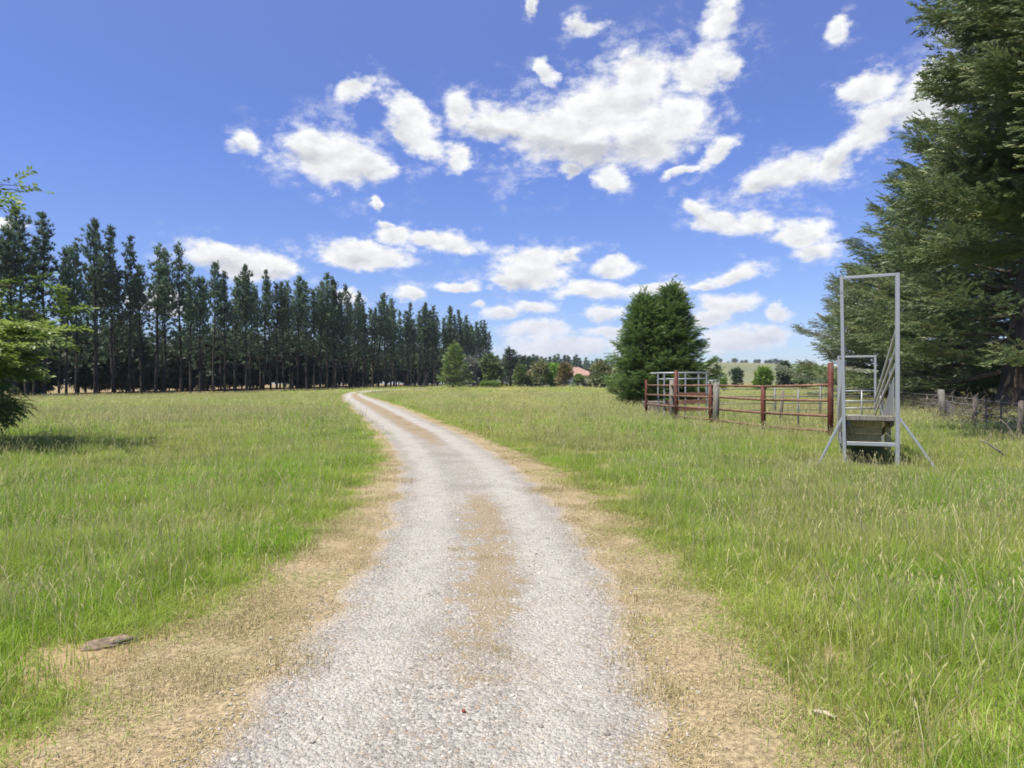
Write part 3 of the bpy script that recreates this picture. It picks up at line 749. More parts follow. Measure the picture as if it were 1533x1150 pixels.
def col_mat(name, a, b, **k): return foliage_mat(name, a, b, vary=.08, **k)
def build_background():
    G = {'light': col_mat('yellow_green_leaves', (.12, .20, .045), (.23, .31, .085)), 'mid': col_mat('mid_green_leaves', (.08, .135, .04), (.155, .215, .075)),
         'dark': col_mat('dark_green_leaves', (.03, .058, .03), (.07, .105, .05)), 'hedge': col_mat('bright_hedge_leaves', (.13, .23, .03), (.22, .32, .06)),
         'lime': col_mat('lime_leaves', (.14, .28, .03), (.24, .40, .06)), 'copper': col_mat('copper_leaves', (.15, .135, .05), (.25, .20, .08)),
         'grey': col_mat('silver_leaves', (.15, .17, .14), (.26, .27, .22)), 'olive': col_mat('olive_leaves', (.135, .155, .058), (.23, .245, .105))}
    def b(px, py_top, y, wpx, colr, label, name='garden_shrub', cat='shrub', n=900, lumps=9, tip=.6, py_base=None, **k):
        W = wpx / F * y; x = at_px(px, y); z0 = float(g(x, y)); H = (CY - py_top) / F * y + CAM_H - z0
        plant(name, label, cat, (x, y, z0), bush(int(px * 3 + py_top), W, H, G[colr], int(n * 1.7), max(W, H) * .10 + .16, lumps, .08, tip=tip, **k))
    # pyramidal conifer in front of the pines
    x, y = at_px(679, 150), 150
    H = (CY - 514) / F * y + CAM_H - float(g(x, y))
    plant('pyramid_conifer', 'yellow-green pyramid conifer in front of the last pines', 'tree', (x, y, float(g(x, y))), cypress(81, H, 3.6, .2, 90, 34, .85, G['light'], (.2, 1.0), .01, .58, spread=.45))
    b(706, 536, 158, 34, 'grey', 'silvery grey shrub just right of the pyramid conifer')
    b(731, 534, 160, 46, 'mid', 'round mid-green tree behind the clipped hedge', 'garden_tree', 'tree', 1300, 12)
    x, y = at_px(763, 165), 165
    plant('dark_conifer', 'dark pointed conifer between the hedge and the house', 'tree', (x, y, float(g(x, y))), cypress(82, 9.2, 3.6, .2, 80, 30, .9, G['dark'], (.1, .9), .01, .6, spread=.45))
    b(781, 548, 158, 24, 'mid', 'small green shrub at the foot of the dark conifer')
    b(804, 546, 160, 38, 'olive', 'loose olive-green shrub in front of the left roof end')
    b(829, 541, 163, 34, 'lime', 'bright lime-green shrub in front of the house', n=1200)
    b(845, 547, 157, 28, 'copper', 'copper-leaved shrub beside the lime-green one')
    b(866, 562, 156, 18, 'light', 'low yellow-green shrub under the roof edge', n=500, lumps=6)
    b(880, 561, 158, 20, 'grey', 'low grey shrub under the right roof end', n=500, lumps=6)
    b(905, 545, 150, 44, 'olive', 'wide olive shrub left of the twin-topped conifer', n=1300, lumps=12)
    b(932, 548, 148, 34, 'olive', 'olive shrub half hidden by the twin-topped conifer', n=1000)
    b(790, 540, 240, 60, 'dark', 'dark tree mass rising behind the left roof end', 'shelter_tree', 'tree', 1200, 12)
    # clipped hedge
    y = 150; xa, xb = at_px(719, y), at_px(749, y); r = np.random.default_rng(91); n = 1500; z0 = float(g(xa, y))
    P = np.stack([r.uniform(xa, xb, n), y + r.uniform(-.55, .55, n), z0 + r.uniform(.05, 1.42, n)], 1) - np.array(((xa + xb) / 2, y, z0))
    me = crown_mesh('hedge_leaves', [tpl_leaves(600 + i, 10, .34, .17) for i in range(3)], P, r.normal(size=(n, 3)), np.full(n, .34), G['hedge'], r=r)
    plant('hedge', 'low clipped bright green hedge in front of the trees', 'hedge', ((xa + xb) / 2, y, z0), [me], names=('foliage',))
    # right background between the twin conifer and the cypresses
    x, y = at_px(1073, 150), 150
    plant('dark_conifer', 'lone dark conifer behind the cattle crush', 'tree', (x, y, float(g(x, y))), cypress(83, 5.1, 1.7, .15, 60, 22, .55, G['dark'], (.1, .9), .02, .6, spread=.45))
    b(1102, 555, 150, 24, 'dark', 'dark round bush right of the lone conifer', n=600)
    b(1142, 551, 120, 30, 'hedge', 'bright round bush showing over the yard rails', n=900)
    b(1175, 545, 145, 34, 'dark', 'dark loose tree at the edge of the cypress belt', 'field_tree', 'tree')
    b(1205, 548, 140, 40, 'mid', 'mid-green tree tucked against the cypress belt', 'field_tree', 'tree')
    b(1462, 548, 66, 66, 'olive', 'sunlit olive bush seen under the cypress branches', n=1300)
    b(1083, 566, 120, 9, 'lime', 'tiny lime shrub behind the crush', n=250, lumps=5)
    # trees along the far ridge
    pr = None
    for i, px in enumerate((1062, 1071, 1079, 1090, 1100, 1111, 1117, 1131, 1136, 1147, 1153, 1161, 1169, 1176)):
        y = 835 + rng.uniform(-25, 30); x = at_px(px, y)
        if pr is None:
            pr = plant('ridge_tree', 'dark tree on the crest of the far dry ridge', 'tree', (0, 0, 0), bush(222, 6, 6, G['dark'], 260, 1.2, 7, .12), 'trees on the far ridge'); o = pr
        else: o = copy_tree(pr)
        s = rng.uniform(.55, 1.35); o.location = (x, y, float(hill_z(x, y)) - .2); o.scale = (s * rng.uniform(.8, 1.5), s, s); o.rotation_euler = (0, 0, 0)
    # house
    y = 192; xa, xb = at_px(778, y), at_px(889, y); z0 = 1.15; W = xb - xa; D = 11
    h = thing('house', 'low farmhouse with a wide terracotta roof behind the shrubs', 'house', ((xa + xb) / 2, y, z0))
    ew, rh = 2.75, 2.35
    mb = MB(); mb.beam((-W / 2 + .5, 0, ew / 2), (W / 2 - .5, 0, ew / 2), D - 1, ew, bev=.01)
    t = NT('cream_render'); wm = t.bsdf(t.mix(t.noise(t.pos(), 2, 4), (.50, .45, .37), (.60, .55, .46)), .85)
    mb.build('wall', wm, h)
    t = NT('terracotta_tiles')
    sx = t.n('SeparateXYZ'); t.l(t.pos(), sx.inputs[0])
    wv = t.math('SINE', t.math('MULTIPLY', sx.outputs[0], 21)); n = t.noise(t.pos(), 1.6, 5)
    rm = t.bsdf(t.mix(t.rng(n, .35, .65), (.24, .15, .112), (.33, .215, .17)), .85, normal=t.bump(wv, .6, .05))
    mb = MB(); e = W / 2 + .3; dd = D / 2 + .3
    vs = [(-e, -dd, ew), (e, -dd, ew), (e, dd, ew), (-e, dd, ew), (-e + 4.6, 0, ew + rh), (e - 4.6, 0, ew + rh)]
    vs += [(-e, -dd, ew - .12), (e, -dd, ew - .12), (e, dd, ew - .12), (-e, dd, ew - .12)]
    mb.add(vs, [(0, 1, 5, 4), (1, 2, 5), (2, 3, 4, 5), (3, 0, 4), (0, 6, 7, 1), (1, 7, 8, 2), (2, 8, 9, 3), (3, 9, 6, 0), (6, 9, 8, 7)])
    mb.build('roof', rm, h)
    t = NT('dark_window_glass'); gm = t.bsdf((.03, .035, .04), .1, spec=.5)
    for k in (-.32, -.05, .25):
        w = MB(); w.beam((k * W - .9, -D / 2 + .48, 1.5), (k * W + .9, -D / 2 + .48, 1.5), .06, 1.2); w.build('window', gm, h)
    # small pale shed glimpsed through the pines
    sh = thing('shed', 'small pale shed glimpsed between the pine trunks', 'shed', (at_px(229, 128), 128, .45))
    mb = MB(); mb.beam((-1.5, 0, 1.0), (1.5, 0, 1.0), 2.4, 2.0); t = NT('pale_sheet_steel'); pm = t.bsdf((.16, .18, .20), .6); mb.build('wall', pm, sh)
    mb = MB(); mb.beam((-1.7, -.68, 2.32), (1.7, -.68, 2.32), 1.55, .05, up=(0, -.45, 1)); mb.beam((-1.7, .68, 2.32), (1.7, .68, 2.32), 1.55, .05, up=(0, .45, 1)); mb.build('roof', M['galv'], sh)

def hill_z(x, y):
    x = np.asarray(x, float); y = np.asarray(y, float)
    return 1.0 + (24.5 + 1.6 * np.sin(x * .011) + 1.0 * np.sin(x * .027 + 1)) * sstep(380, 830, y) * (1 - .6 * sstep(860, 1300, y)) * sstep(60, 200, x + .0 * y) - .5
def build_hill():
    xs = np.linspace(20, 1500, 150); ys = np.linspace(370, 1400, 120); X, Y = np.meshgrid(xs, ys)
    Z = hill_z(X, Y); Z -= 3 * (1 - sstep(370, 400, Y)) + 3 * (1 - sstep(20, 50, X))
    V = np.stack([X, Y, Z], -1).reshape(-1, 3); n = len(xs); i = (np.arange(len(ys) - 1)[:, None] * n + np.arange(n - 1)[None]).ravel()
    T = np.concatenate([np.stack([i, i + 1, i + n + 1], 1), np.stack([i, i + n + 1, i + n], 1)])
    t = NT('dry_hill_pasture'); p = t.pos()
    c = t.mix(t.rng(t.noise(p, .012, 5), .4, .6), (.165, .155, .075), (.12, .135, .07))
    c = t.mix(t.rng(t.noise(p, .05, 4), .56, .66, 0, .6), c, (.15, .17, .09))
    tag(link('hill', np_mesh('hill', V, T, t.bsdf(c, .95, spec=.1), smooth=True)), kind='structure')

# ------------------------------------------------------------------ cattle yard
def P3(x, y, z): return np.array((x, y, float(g(x, y)) + z))
def build_yard():
    a = np.array((8.8, 19.1)); d = np.array((-1.32, 6.9))
    line = lambda t: a + d * t
    f = thing('yard_fence', 'rust-red pipe cattle yard fence with round posts running beside the loading chute', 'fence', (*line(.95), 0))
    base = np.array((*line(.95), 0.0))
    posts = [(0.0, 2.10, .078), (.486, 1.52, .078), (1.0, 1.52, .072), (1.44, 2.12, .085), (1.914, 1.74, .062)]
    for t, h, r in posts:
        p = P3(*line(t), 0) - base
        MB().tube([p + np.array((0, 0, -.3)), p + np.array((0, 0, h)), p + np.array((0, 0, h + .015))], [r, r, r * .8], 14).build('post', M['rust'], f, True)
    for (t0, t1), zs in (((0, .486), (1.50, 1.07, .64, .22)), ((.486, 1.0), (1.50, 1.07, .64, .22)), ((1.0, 1.44), (1.50, 1.06, .62, .22)), ((1.44, 1.914), (1.50, 1.06, .62))):
        for z in zs:
            e = .07 / 6.9
            p = P3(*line(t0 + e), z) - base; q = P3(*line(t1 - e), z) - base
            m = (p + q) / 2 + np.array((.0, 0, random.uniform(-.006, .006)))
            MB().tube([p, m, q], .040, 10).build('rail', M['rust_rail'], f, True)
    # grey inner fence of the far side of the yard
    f2 = thing('inner_fence', 'thin grey steel rail fence across the far side of the cattle yard', 'fence', (11.5, 31, 0)); b2 = np.array((11.5, 31, 0.))
    pts = [(at_px(1074, 31), 31), (at_px(1160, 31.5), 31.5), (at_px(1228, 32), 32), (at_px(1310, 33), 33)]
    for (x, y), h in zip(pts, (1.62, 1.50, 1.55, 1.5)):
        p = P3(x, y, 0) - b2; MB().tube([p + np.array((0, 0, -.3)), p + np.array((0, 0, h))], .045, 10).build('post', M['galv_dark'], f2, True)
    for (x0, y0), (x1, y1) in zip(pts[:-1], pts[1:]):
        for z in (1.32, .98, .66, .36):
            MB().tube([P3(x0, y0, z) - b2, P3(x1, y1, z) - b2], .020, 8).build('rail', M['galv_dark'], f2, True)
    # single posts standing in the yard
    for px, y, h, r, mat, lab in ((1072, 25.4, 1.58, .10, 'grey_wood', 'thick grey weathered wooden post right behind the third red post'),
                                  (1168, 27.0, 1.24, .055, 'dark_wood', 'short slanting wooden post standing alone inside the yard'),
                                  (1195, 22.8, 1.42, .030, 'galv_dark', 'thin grey steel post inside the yard near the loading chute'),
                                  (1006, 29.6, 1.72, .11, 'grey_wood', 'pale grey wooden post beside the tall red post')):
        x = at_px(px, y); o = thing('yard_post', lab, 'post', (x, y, float(g(x, y))), 0)
        tl = .12 if 'slanting' in lab else 0
        MB().tube([(0, 0, -.3), (tl * .5, 0, h * .5), (tl, 0, h)], [r * 1.05, r, r * .93], 10).build('shaft', M[mat], o, True)
        MB().tube([(tl, 0, h), (tl, 0, h + .02)], [r * .93, r * .6], 10).build('top', M[mat], o)
    # cattle crush: steel cage with a head gate
    c = thing('cattle_crush', 'grey steel cattle crush with an overhead frame and rusty side panels', 'cattle crush', (at_px(1035, 31), 31, 0)); bc = np.array((at_px(1035, 31), 31, 0.))
    x0, x1, ya, yb = at_px(990, 31), at_px(1052, 31), 30.4, 31.7
    for x in (x0, (x0 + x1) / 2, x1):
        for y in (ya, yb):
            MB().beam(P3(x, y, 0) - bc, P3(x, y, 2.02) - bc, .06, .06).build('upright', M['galv'], c)
    for y in (ya, yb):
        MB().tube([P3(x0 - .35, y, 2.05) - bc, P3(x1 + .1, y, 2.05) - bc], .035, 8).build('top_bar', M['galv'], c, True)
        MB().tube([P3(x0, y, 1.78) - bc, P3(x1, y, 1.78) - bc], .028, 8).build('top_bar', M['galv'], c, True)
    for z in (.45, .78, 1.1):
        MB().beam(P3(x0 + .03, ya - .05, z) - bc, P3(x1 - .03, ya - .05, z) - bc, .03, .16).build('side_panel', M['rust_rail'], c)
    for x in np.linspace(x1 + .1, x1 + .55, 4): MB().tube([P3(x, ya, .2) - bc, P3(x, ya, 1.7) - bc], .022, 8).build('gate_bar', M['galv_dark'], c, True)
    for z in (.2, 1.2, 1.7): MB().tube([P3(x1 + .1, ya, z) - bc, P3(x1 + .55, ya, z) - bc], .024, 8).build('gate_rail', M['galv'], c, True)
    # round water trough in the shade of the twin conifer
    tr = thing('water_trough', 'dark round water trough under the twin-topped conifer', 'trough', (at_px(985, 36), 36, 0))
    MB().tube([(0, 0, 0), (0, 0, .62), (0, 0, .66), (0, 0, .64), (0, 0, .5)], [.75, .8, .8, .72, .70], 24, cap=False).build('wall', M['dark_wood'], tr, True)
    MB().tube([(0, 0, .50), (0, 0, .51)], [.71, .70], 24).build('water', M['wire'], tr)
    # gate behind the chute
    gt = thing('yard_gate', 'pale steel tube gate seen through the loading chute frame', 'gate', (at_px(1288, 25), 25, 0)); bg = np.array((at_px(1288, 25), 25, 0.))
    xa, xb = at_px(1262, 25), at_px(1318, 25)
    for x in (xa, (xa + xb) / 2, xb): MB().tube([P3(x, 25, .12) - bg, P3(x, 25, 1.32) - bg], .024, 8).build('gate_upright', M['galv'], gt, True)
    for z in (.15, .42, .68, .94, 1.3): MB().tube([P3(xa, 25, z) - bg, P3(xb, 25, z) - bg], .020, 8).build('gate_rail', M['galv'], gt, True)

def build_chute():
    ax = np.array((.410, .912, 0.)); pp = np.array((.912, -.410, 0.)); up = np.array((0, 0, 1.))
    Lf = np.array((6.49, 13.48, 0.)); W = .90; N = 6.1
    c0 = Lf + pp * W / 2; z0 = float(g(c0[0], c0[1]))
    o = thing('loading_chute', 'tall galvanised cattle loading chute with a sloping ramp, side rails and splayed braces', 'loading chute', (c0[0], c0[1], z0))
    L = -pp * W / 2; R = pp * W / 2
    ga, gd, bd = M['galv'], M['galv_dark'], M['board']
    Ht, Hp = 3.69, .97
    MB().beam(L - up * .2, L - pp * .06 + up * Ht, .062, .062, ax).build('front_post', ga, o)
    MB().beam(R - up * .2, R + up * Ht, .075, .075, ax).build('front_post', ga, o)
    MB().beam(L - pp * .025 + up * (Ht - .04), R - pp * .04 + up * (Ht - .03), .05, .055).build('top_bar', ga, o)
    MB().beam(L + pp * .032 + up * .43, R - pp * .038 + up * .43, .05, .075).build('cross_bar', ga, o)
    MB().beam(L + pp * .032 + up * (Hp - .045), R - pp * .038 + up * (Hp - .045), .06, .09).build('platform_edge', M['grey_wood'], o)
    # rear frame
    Lr, Rr = L + ax * N, R + ax * N; Hr = 2.36
    for b in (Lr, Rr): MB().beam(b - up * .2, b + up * Hr, .055, .055, ax).build('rear_post', ga, o)
    MB().beam(Lr + pp * .03 + up * (Hr - .03), Rr - pp * .03 + up * (Hr - .03), .05, .05).build('rear_top_bar', ga, o)
    # ramp floor: cross planks on bearers
    fl = lambda s: Hp - .012 - (Hp - .16) * max(0, (s - .5) / (N - .5))
    mb = MB(); s = .06
    while s < N - .1:
        mb.beam(L + pp * .04 + ax * (s + .06) + up * (fl(s + .06) - .022), R - pp * .045 + ax * (s + .06) + up * (fl(s + .06) - .022), .115, .04); s += .135
    mb.build('ramp_floor', bd, o)
    for q in (L + pp * .07, R - pp * .075):
        MB().beam(q + ax * .05 + up * (fl(.05) - .11), q + ax * (N - .1) + up * (fl(N - .1) - .11), .05, .12).build('bearer', gd, o)
    # boards closing the space below the platform
    for z, dep in ((.80, .30), (.655, .36), (.52, .42)):
        MB().beam(L + pp * .04 + ax * dep + up * z, R - pp * .24 + ax * dep + up * z, .035, .128).build('under_board', bd, o)
    MB().beam(R - pp * .13 + ax * .5 + up * .3, R - pp * .13 + ax * .5 + up * .9, .04, .10).build('under_stud', bd, o)
    # side rails
    for B, sg in ((L, -1), (R, 1)):
        for zf, zr in ((2.64, 1.17), (2.30, .96), (1.99, .78)):
            off = pp * (-sg * .008)
            MB().beam(B + off + ax * .04 + up * zf, B + off + ax * (N - .03) + up * zr, .032, .09).build('side_rail', M['pale_board'], o)
        for s in (2.1, 4.1):
            zt = 2.64 - (2.64 - 1.17) * s / N
            MB().beam(B + pp * sg * .035 + ax * s - up * .15, B + pp * sg * .035 + ax * s + up * zt, .045, .045, ax).build('side_post', ga, o)
    # sheet panels beside the platform and boards on the near left flank
    def sheet(name, B, sg, prof, mat):
        mb = MB(); n = len(prof); t = .012
        A = [B + pp * sg * .052 + ax * s + up * z for s, z in prof]; C = [p + pp * t * sg for p in A]
        mb.add(A + C, [tuple(range(n)), tuple(range(2 * n - 1, n - 1, -1))] + [(i, (i + 1) % n, n + (i + 1) % n, n + i) for i in range(n)])
        mb.build(name, mat, o)
    sheet('side_sheet', R, -1, [(.05, .99), (.05, 1.72), (2.3, 1.02), (2.3, .72)], ga)
    sheet('side_sheet', L, -1, [(.05, .42), (.05, 1.55), (3.0, 1.0), (3.0, .25)], M['grey_wood'])
    # braces with feet
    for B, sg, t in ((L, -1, .50), (R, 1, .66)):
        MB().beam(B + up * .93 + pp * sg * .04, B + pp * sg * t - up * .06 - ax * .1, .045, .045).build('brace', ga, o)
        MB().beam(B + pp * sg * t - ax * .16 - up * .015, B + pp * sg * t - ax * .04 - up * .015, .12, .02).build('foot_plate', gd, o)
    # hanging hinge bracket on the left flank
    MB().beam(L - pp * .05 + ax * .3 + up * .62, L - pp * .05 + ax * .3 + up * .40, .05, .07).build('bracket', ga, o)

def build_wire_fence():
    pts = [(24.3, 43.0), (18.75, 30.0), (15.9, 23.8), (13.2, 18.0)]
    b = np.array((18.75, 30, 0.))
    f = thing('wire_fence', 'old farm wire fence with leaning weathered posts under the cypresses', 'fence', tuple(b))
    hs = (1.25, 1.28, 1.15, 1.1); lean = (.02, -.14, .05, .06)
    for i, ((x, y), h, l) in enumerate(zip(pts, hs, lean)):
        p = P3(x, y, 0) - b; r = .14 if i == 1 else .07
        MB().tube([p - np.array((0, 0, .3)), p + np.array((l * .5, 0, h * .5)), p + np.array((l, 0, h)), p + np.array((l, 0, h + .03))], [r * 1.06, r, r * .95, r * .6], 9).build('post', M['grey_wood'] if i == 1 else M['dark_wood'], f, True)
    for (x0, y0), (x1, y1) in zip(pts[:-1], pts[1:]):
        for k in (1, 2):
            x, y = x0 + (x1 - x0) * k / 3, y0 + (y1 - y0) * k / 3; p = P3(x, y, 0) - b
            MB().beam(p - np.array((0, 0, .2)), p + np.array((0, 0, 1.08)), .045, .03).build('batten', M['dark_wood'], f)
        for z in (1.05, .84, .62, .42, .22):
            p = P3(x0, y0, z) - b; q = P3(x1, y1, z) - b
            MB().tube([p, (p + q) / 2 - np.array((0, 0, .03)), q], .009, 5).build('wire', M['wire'], f, True)
    # offset sheet leaning on the post, brush heaped below the fence, fallen branches
    s = thing('steel_sheet', 'dull grey-green steel sheet leaning behind the old leaning fence post', 'sheet', (at_px(1425, 30.6), 30.6, 0))
    MB().beam((-.22, 0, 0), (-.22, .14, .78), .5, .012, up=(0, -1, .2)).build('panel', M['galv_dark'], s)
    for px, py, pts2, lab in ((1518, 660, [(0, 0, 0), (-.03, .05, .22), (-.12, .08, .40), (-.26, .1, .52)], 'curved bare branch standing up from the shaded grass at the right edge'),
                              (1492, 684, [(.16, 0, 0.02), (.03, .05, .14), (-.13, .1, .26), (-.25, .1, .30)], 'pale bare branch lying slanted in the grass below the wire fence')):
        x, y = ground_at(px, py + 6); o = thing('fallen_branch', lab, 'branch', (x, y, float(g(x, y)) + .08))
        q = [np.array(p) * 1.1 for p in pts2]
        MB().tube(q, [.028, .024, .018, .008], 7).build('stem', M['grey_wood'], o, True)
        MB().tube([q[2], q[2] + np.array((.1, 0, .12)), q[2] + np.array((.13, .02, .22))], [.012, .009, .004], 6).build('twig', M['grey_wood'], o, True)
    # dead brush heaped along the fence
    r = np.random.default_rng(55); n = 520; t = r.random(n)
    A, B = np.array((23.6, 41.5)), np.array((14.8, 21.0))
    P = np.stack([A[0] + (B[0] - A[0]) * t + r.normal(.9, .55, n), A[1] + (B[1] - A[1]) * t + r.normal(0, .5, n), r.uniform(.02, .75, n) ** 1.4], 1)
    X = r.normal(size=(n, 3)) * np.array((1, 1, .55)) + np.array((0, 0, .25))
    bm = col_mat('dead_brush', (.06, .05, .035), (.13, .11, .075))
    me = crown_mesh('brush', [tpl_feather(700 + i, 7, .4, .035, .1) for i in range(3)], P, X, r.uniform(.5, 1.1, n), bm, r=r)
    tag(link('undergrowth', me), kind='stuff')

def build_small():
    x, y = ground_at(163, 966); o = thing('log', 'weathered brown log piece lying in the grass at the left verge', 'log', (x, y, float(g(x, y))), math.radians(34))
    r = np.random.default_rng(5); mb = MB(); n = 11; pts = np.linspace(-.145, .145, 9); vs, fs = [], []
    for i, s in enumerate(pts):
        w = .05 * (1 - abs(s / .16) ** 3) + .012
        for k in range(n):
            a = 2 * PI * k / n; rr = w * (1 + r.uniform(-.18, .18)); vs.append((s, rr * math.cos(a) * 1.1, .002 + rr * math.sin(a) * .7))
    for i in range(len(pts) - 1):
        for k in range(n): fs.append((i * n + k, i * n + (k + 1) % n, (i + 1) * n + (k + 1) % n, (i + 1) * n + k))
    fs += [tuple(range(n)), tuple(range((len(pts) - 1) * n, len(pts) * n))]
    mb.add(vs, fs); mb.build('bole', M['log'], o)
    MB().tube([(.0, -.05, .022), (.05, -.055, .030), (.10, -.04, .026)], [.008, .011, .006], 7).build('bark_strip', M['dark_wood'], o)
    x, y = ground_at(1234, 1080); o = thing('stick', 'short pale bare stick on the right verge', 'stick', (x, y, float(g(x, y)) + .03), math.radians(-40))
    MB().tube([(-.055, 0, .0), (0, .004, .006), (.05, -.003, .002)], [.008, .011, .005], 8).build('stem', M['stick'], o, True)
    MB().tube([(.01, 0, .008), (.02, .012, .018)], [.004, .002], 6).build('twig', M['stick'], o)
    x, y = ground_at(694, 1071); o = thing('red_stone', 'single dark red stone in the middle of the gravel track', 'stone', (x, y, float(g(x, y)) + .012))
    import bmesh
    bm = bmesh.new(); bmesh.ops.create_icosphere(bm, subdivisions=2, radius=.011)
    for v in bm.verts: v.co *= 1 + random.uniform(-.15, .15); v.co.z *= .7
    me = bpy.data.meshes.new('red_stone'); bm.to_mesh(me); bm.free(); me.materials.append(M['redstone']); o2 = link('stone_body', me, o); o2.location = (0, 0, .008)

# ------------------------------------------------------------------ light, sky, clouds
SUN_EL, SUN_AZ = math.radians(63), math.radians(-128)   # azimuth from +Y towards +X: left of the view, a little behind
CLOUDS = [(900,170,150,66,15),(960,118,60,46,0),(1050,112,58,38,20),(1010,182,72,44,0),(765,182,84,30,-15),(690,165,30,34,-20),(730,188,50,24,0),(840,200,110,46,-10),(960,215,90,40,0),(890,226,58,28,0),(912,266,28,20,0),(862,252,22,12,0),
 (1070,228,42,16,40),(1025,258,34,8,20),(1100,102,22,18,0),(815,108,14,16,0),(500,236,88,44,-8),(465,212,48,30,0),(560,252,52,22,-10),(375,217,32,20,0),(620,190,76,26,-40),(682,236,30,20,-45),(535,138,28,18,30),(570,304,14,10,0),
 (1075,26,38,26,35),(1262,46,24,15,0),(880,39,33,13,0),(797,19,13,10,0),(1180,262,76,27,8),(1140,276,36,20,0),(1262,236,46,28,35),(1318,184,60,36,40),(1308,130,40,24,0),(1390,150,70,44,20),(1480,36,62,36,20),
 (1070,326,56,22,-25),(1036,310,28,14,-35),(1130,330,42,20,0),(1200,350,58,28,-12),(1224,378,40,22,0),(370,392,104,25,-5),(330,380,62,22,0),(420,402,46,14,0),(550,386,92,24,0),(530,374,50,17,0),(592,355,38,17,0),(574,340,20,10,0),(680,368,58,20,0),(640,362,36,12,0),
 (795,408,62,32,0),(800,384,60,24,0),(850,384,20,13,20),(768,422,36,16,0),(915,403,42,19,0),(890,438,78,16,0),(985,430,50,14,0),(1095,411,45,16,15),(1060,426,22,8,0),(1095,458,56,22,0),(1060,476,50,16,0),
 (520,446,32,13,0),(613,443,20,12,0),(682,432,44,8,0),(755,470,32,13,0),(802,462,40,13,0),(720,457,14,8,0),(905,470,42,12,0),(800,498,62,17,0),(850,522,120,22,0),(1110,508,90,22,0),(1150,500,36,14,0),(925,495,66,13,0),(1170,470,22,13,0),(12,332,36,10,0),(250,455,60,16,0)]

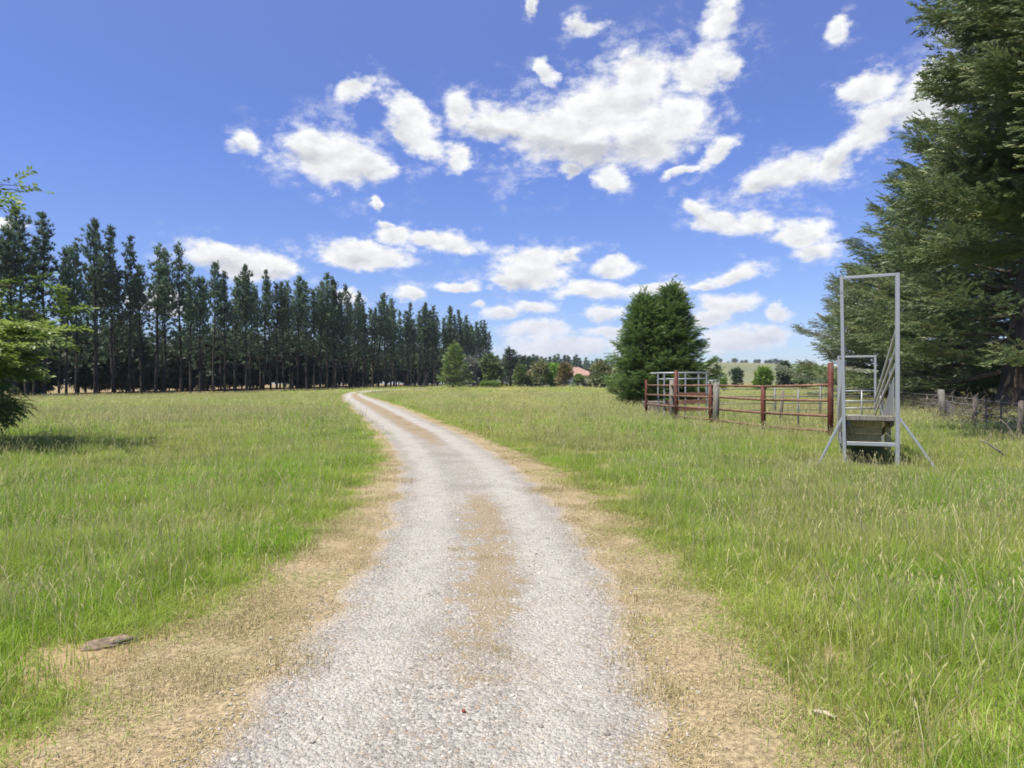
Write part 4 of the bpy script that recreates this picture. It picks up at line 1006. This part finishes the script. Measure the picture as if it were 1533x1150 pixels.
def build_world():
    w = bpy.data.worlds.new('World'); S.world = w; w.use_nodes = True
    t = NT.__new__(NT); t.t = w.node_tree; t.t.nodes.clear(); t.out = t.n('OutputWorld')
    gen = t.n('TexCoord').outputs['Generated']
    sky = t.n('TexSky', sky_type='NISHITA', sun_disc=False, sun_elevation=SUN_EL, sun_rotation=SUN_AZ, altitude=200, air_density=1.0, dust_density=.35, ozone_density=2.2)
    sx = t.n('SeparateXYZ'); t.l(gen, sx.inputs[0])
    az = t.math('ARCTAN2', sx.outputs[0], sx.outputs[1]); el = t.math('ARCSINE', sx.outputs[2])
    cb = t.n('CombineXYZ'); t.l(az, cb.inputs[0]); t.l(el, cb.inputs[1])
    # fbm in direction space, flattened towards the horizon
    mp = t.n('Mapping'); mp.inputs['Scale'].default_value = (1, 1, 1.7); t.l(gen, mp.inputs[0])
    def vnoise(scale, detail, rough=.6):
        nd = t.n('TexNoise'); t.l(mp.outputs[0], nd.inputs['Vector'])
        nd.inputs['Scale'].default_value = scale; nd.inputs['Detail'].default_value = detail; nd.inputs['Roughness'].default_value = rough
        return nd
    wn = vnoise(11, 5)
    sub = t.n('VectorMath', operation='SUBTRACT'); t.l(wn.outputs['Color'], sub.inputs[0]); sub.inputs[1].default_value = (.5, .5, .5)
    amp = t.n('VectorMath', operation='MULTIPLY'); t.l(sub.outputs[0], amp.inputs[0]); amp.inputs[1].default_value = (.075, .05, 0)
    wv = t.n('VectorMath', operation='ADD'); t.l(cb.outputs[0], wv.inputs[0]); t.l(amp.outputs[0], wv.inputs[1])
    acc = None; low = None
    for cx, cy, rx, ry, rot in CLOUDS:
        a = math.atan2(cx - CX, F); e = math.atan2(CY - cy, math.hypot(F, cx - CX))
        m = t.n('Mapping', vector_type='TEXTURE'); t.l(wv.outputs[0], m.inputs[0])
        cosa = F / math.hypot(F, cx - CX)
        m.inputs['Location'].default_value = (a, e, 0); m.inputs['Rotation'].default_value = (0, 0, math.radians(rot))
        m.inputs['Scale'].default_value = (rx / F * cosa * 1.18, ry / F * cosa * 1.18, 1)
        ln = t.n('VectorMath', operation='LENGTH'); t.l(m.outputs[0], ln.inputs[0])
        v = t.math('SUBTRACT', 1.0, ln.outputs['Value'])
        acc = v if acc is None else t.math('SMOOTH_MAX', acc, v, .12)
        sp = t.n('SeparateXYZ'); t.l(m.outputs[0], sp.inputs[0])
        b = t.math('MULTIPLY', t.math('MAXIMUM', v, 0.0), t.math('MULTIPLY', sp.outputs[1], -1.0))
        low = b if low is None else t.math('ADD', low, b)
    fine = vnoise(34, 7, .62); d = t.math('ADD', acc, t.math('MULTIPLY', t.math('SUBTRACT', fine.outputs[0], .5), 1.15))
    cov = t.rng(d, .04, .60)
    streak = vnoise(17, 6, .7)
    thin = t.math('MULTIPLY', t.math('MULTIPLY', t.rng(t.math('ADD', acc, t.math('MULTIPLY', t.math('SUBTRACT', fine.outputs[0], .5), .9)), -.55, .15), t.rng(streak.outputs[0], .48, .70)), .38)
    cov = t.math('MAXIMUM', cov, thin)
    # relief: the same noise a step towards the sun
    mp2 = t.n('Mapping'); mp2.inputs['Location'].default_value = (-.012, .0, .022); t.l(mp.outputs[0], mp2.inputs[0])
    f2 = t.n('TexNoise'); t.l(mp2.outputs[0], f2.inputs['Vector']); f2.inputs['Scale'].default_value = 34; f2.inputs['Detail'].default_value = 5; f2.inputs['Roughness'].default_value = .62
    rel = t.math('SUBTRACT', fine.outputs[0], f2.outputs[0])
    shade = t.math('ADD', t.math('MULTIPLY', t.rng(low, -.05, .55), .75), t.math('ADD', t.math('MULTIPLY', t.rng(acc, .35, .9), .30), t.math('MULTIPLY', rel, -1.0)))
    shade = t.math('ADD', shade, 0.0, clamp=True)
    cloud = t.mix(shade, (5.3, 5.3, 5.3), (3.0, 3.1, 3.4))
    cloud = t.mix(t.rng(el, .17, .02, 0, .6), cloud, (3.3, 3.6, 4.5))
    tint = t.n('Mix', data_type='RGBA', blend_type='MULTIPLY'); tint.inputs[0].default_value = 1.0
    t.l(sky.outputs[0], tint.inputs[6]); 
    rp = t.n('ValToRGB'); t.l(t.math('DIVIDE', el, .8), rp.inputs[0]); rp.color_ramp.interpolation = 'EASE'
    E = rp.color_ramp.elements; E[0].position = .0; E[0].color = (.50, .56, .74, 1); E[1].position = .8; E[1].color = (.87, .78, 1.03, 1)
    k = E.new(.14); k.color = (.52, .56, .81, 1); k = E.new(.4); k.color = (.56, .59, .91, 1)
    t.l(rp.outputs[0], tint.inputs[7])
    col = t.mix(cov, tint.outputs[2], cloud)
    bg = t.n('Background'); t.l(col, bg.inputs[0]); bg.inputs[1].default_value = .107
    t.l(bg.outputs[0], t.out.inputs[0])
    w.cycles.sampling_method = 'MANUAL'; w.cycles.sample_map_resolution = 512
    L = bpy.data.lights.new('sun', 'SUN'); L.energy = 5.0; L.angle = math.radians(.53); L.color = (1, .95, .85)
    o = bpy.data.objects.new('sun', L); COL.objects.link(o)
    d = (math.sin(SUN_AZ) * math.cos(SUN_EL), math.cos(SUN_AZ) * math.cos(SUN_EL), math.sin(SUN_EL))
    import mathutils
    o.rotation_euler = mathutils.Vector(d).to_track_quat('Z', 'Y').to_euler(); o.location = (0, 0, 30)

def build_camera():
    c = bpy.data.cameras.new('camera'); c.sensor_width = 36; c.lens = 36 * F / 1533; c.clip_end = 9000; c.clip_start = .05
    o = bpy.data.objects.new('camera', c); o.location = (0, 0, CAM_H); o.rotation_euler = (PI / 2, 0, 0); COL.objects.link(o); S.camera = o

def build_haze(density):
    me = bpy.data.meshes.new('haze')
    x, y0, y1, z0, z1 = 2600, -200, 4300, -4, 34
    v = [(-x, y0, z0), (x, y0, z0), (x, y1, z0), (-x, y1, z0), (-x, y0, z1), (x, y0, z1), (x, y1, z1), (-x, y1, z1)]
    me.from_pydata(v, [], [(3, 2, 1, 0), (4, 5, 6, 7), (0, 1, 5, 4), (1, 2, 6, 5), (2, 3, 7, 6), (3, 0, 4, 7)])
    t = NT('thin_haze'); pv = t.n('VolumePrincipled')
    pv.inputs['Color'].default_value = (.80, .87, 1, 1); pv.inputs['Density'].default_value = density; pv.inputs['Anisotropy'].default_value = .2
    t.l(pv.outputs[0], t.out.inputs['Volume']); me.materials.append(t.m)
    tag(link('haze', me), kind='stuff')
HAZE = True
if HAZE: build_haze(.00011)
build_camera(); build_world(); build_ground(); build_track(); build_hill()
build_pines(); build_big_cypresses(); build_left_tree(); build_twin_conifer(); build_background()
build_yard(); build_chute(); build_wire_fence(); build_small(); build_grass()

S.view_settings.view_transform = 'Standard'; S.view_settings.look = 'None'; S.view_settings.gamma = 1; S.view_settings.exposure = 0.84
S.render.engine = 'CYCLES'
cy = S.cycles
cy.max_bounces = 6; cy.diffuse_bounces = 3; cy.glossy_bounces = 2; cy.transmission_bounces = 3; cy.transparent_max_bounces = 6
cy.use_denoising = True; cy.filter_width = 1.7; cy.sample_clamp_indirect = 6
S.render.film_transparent = False
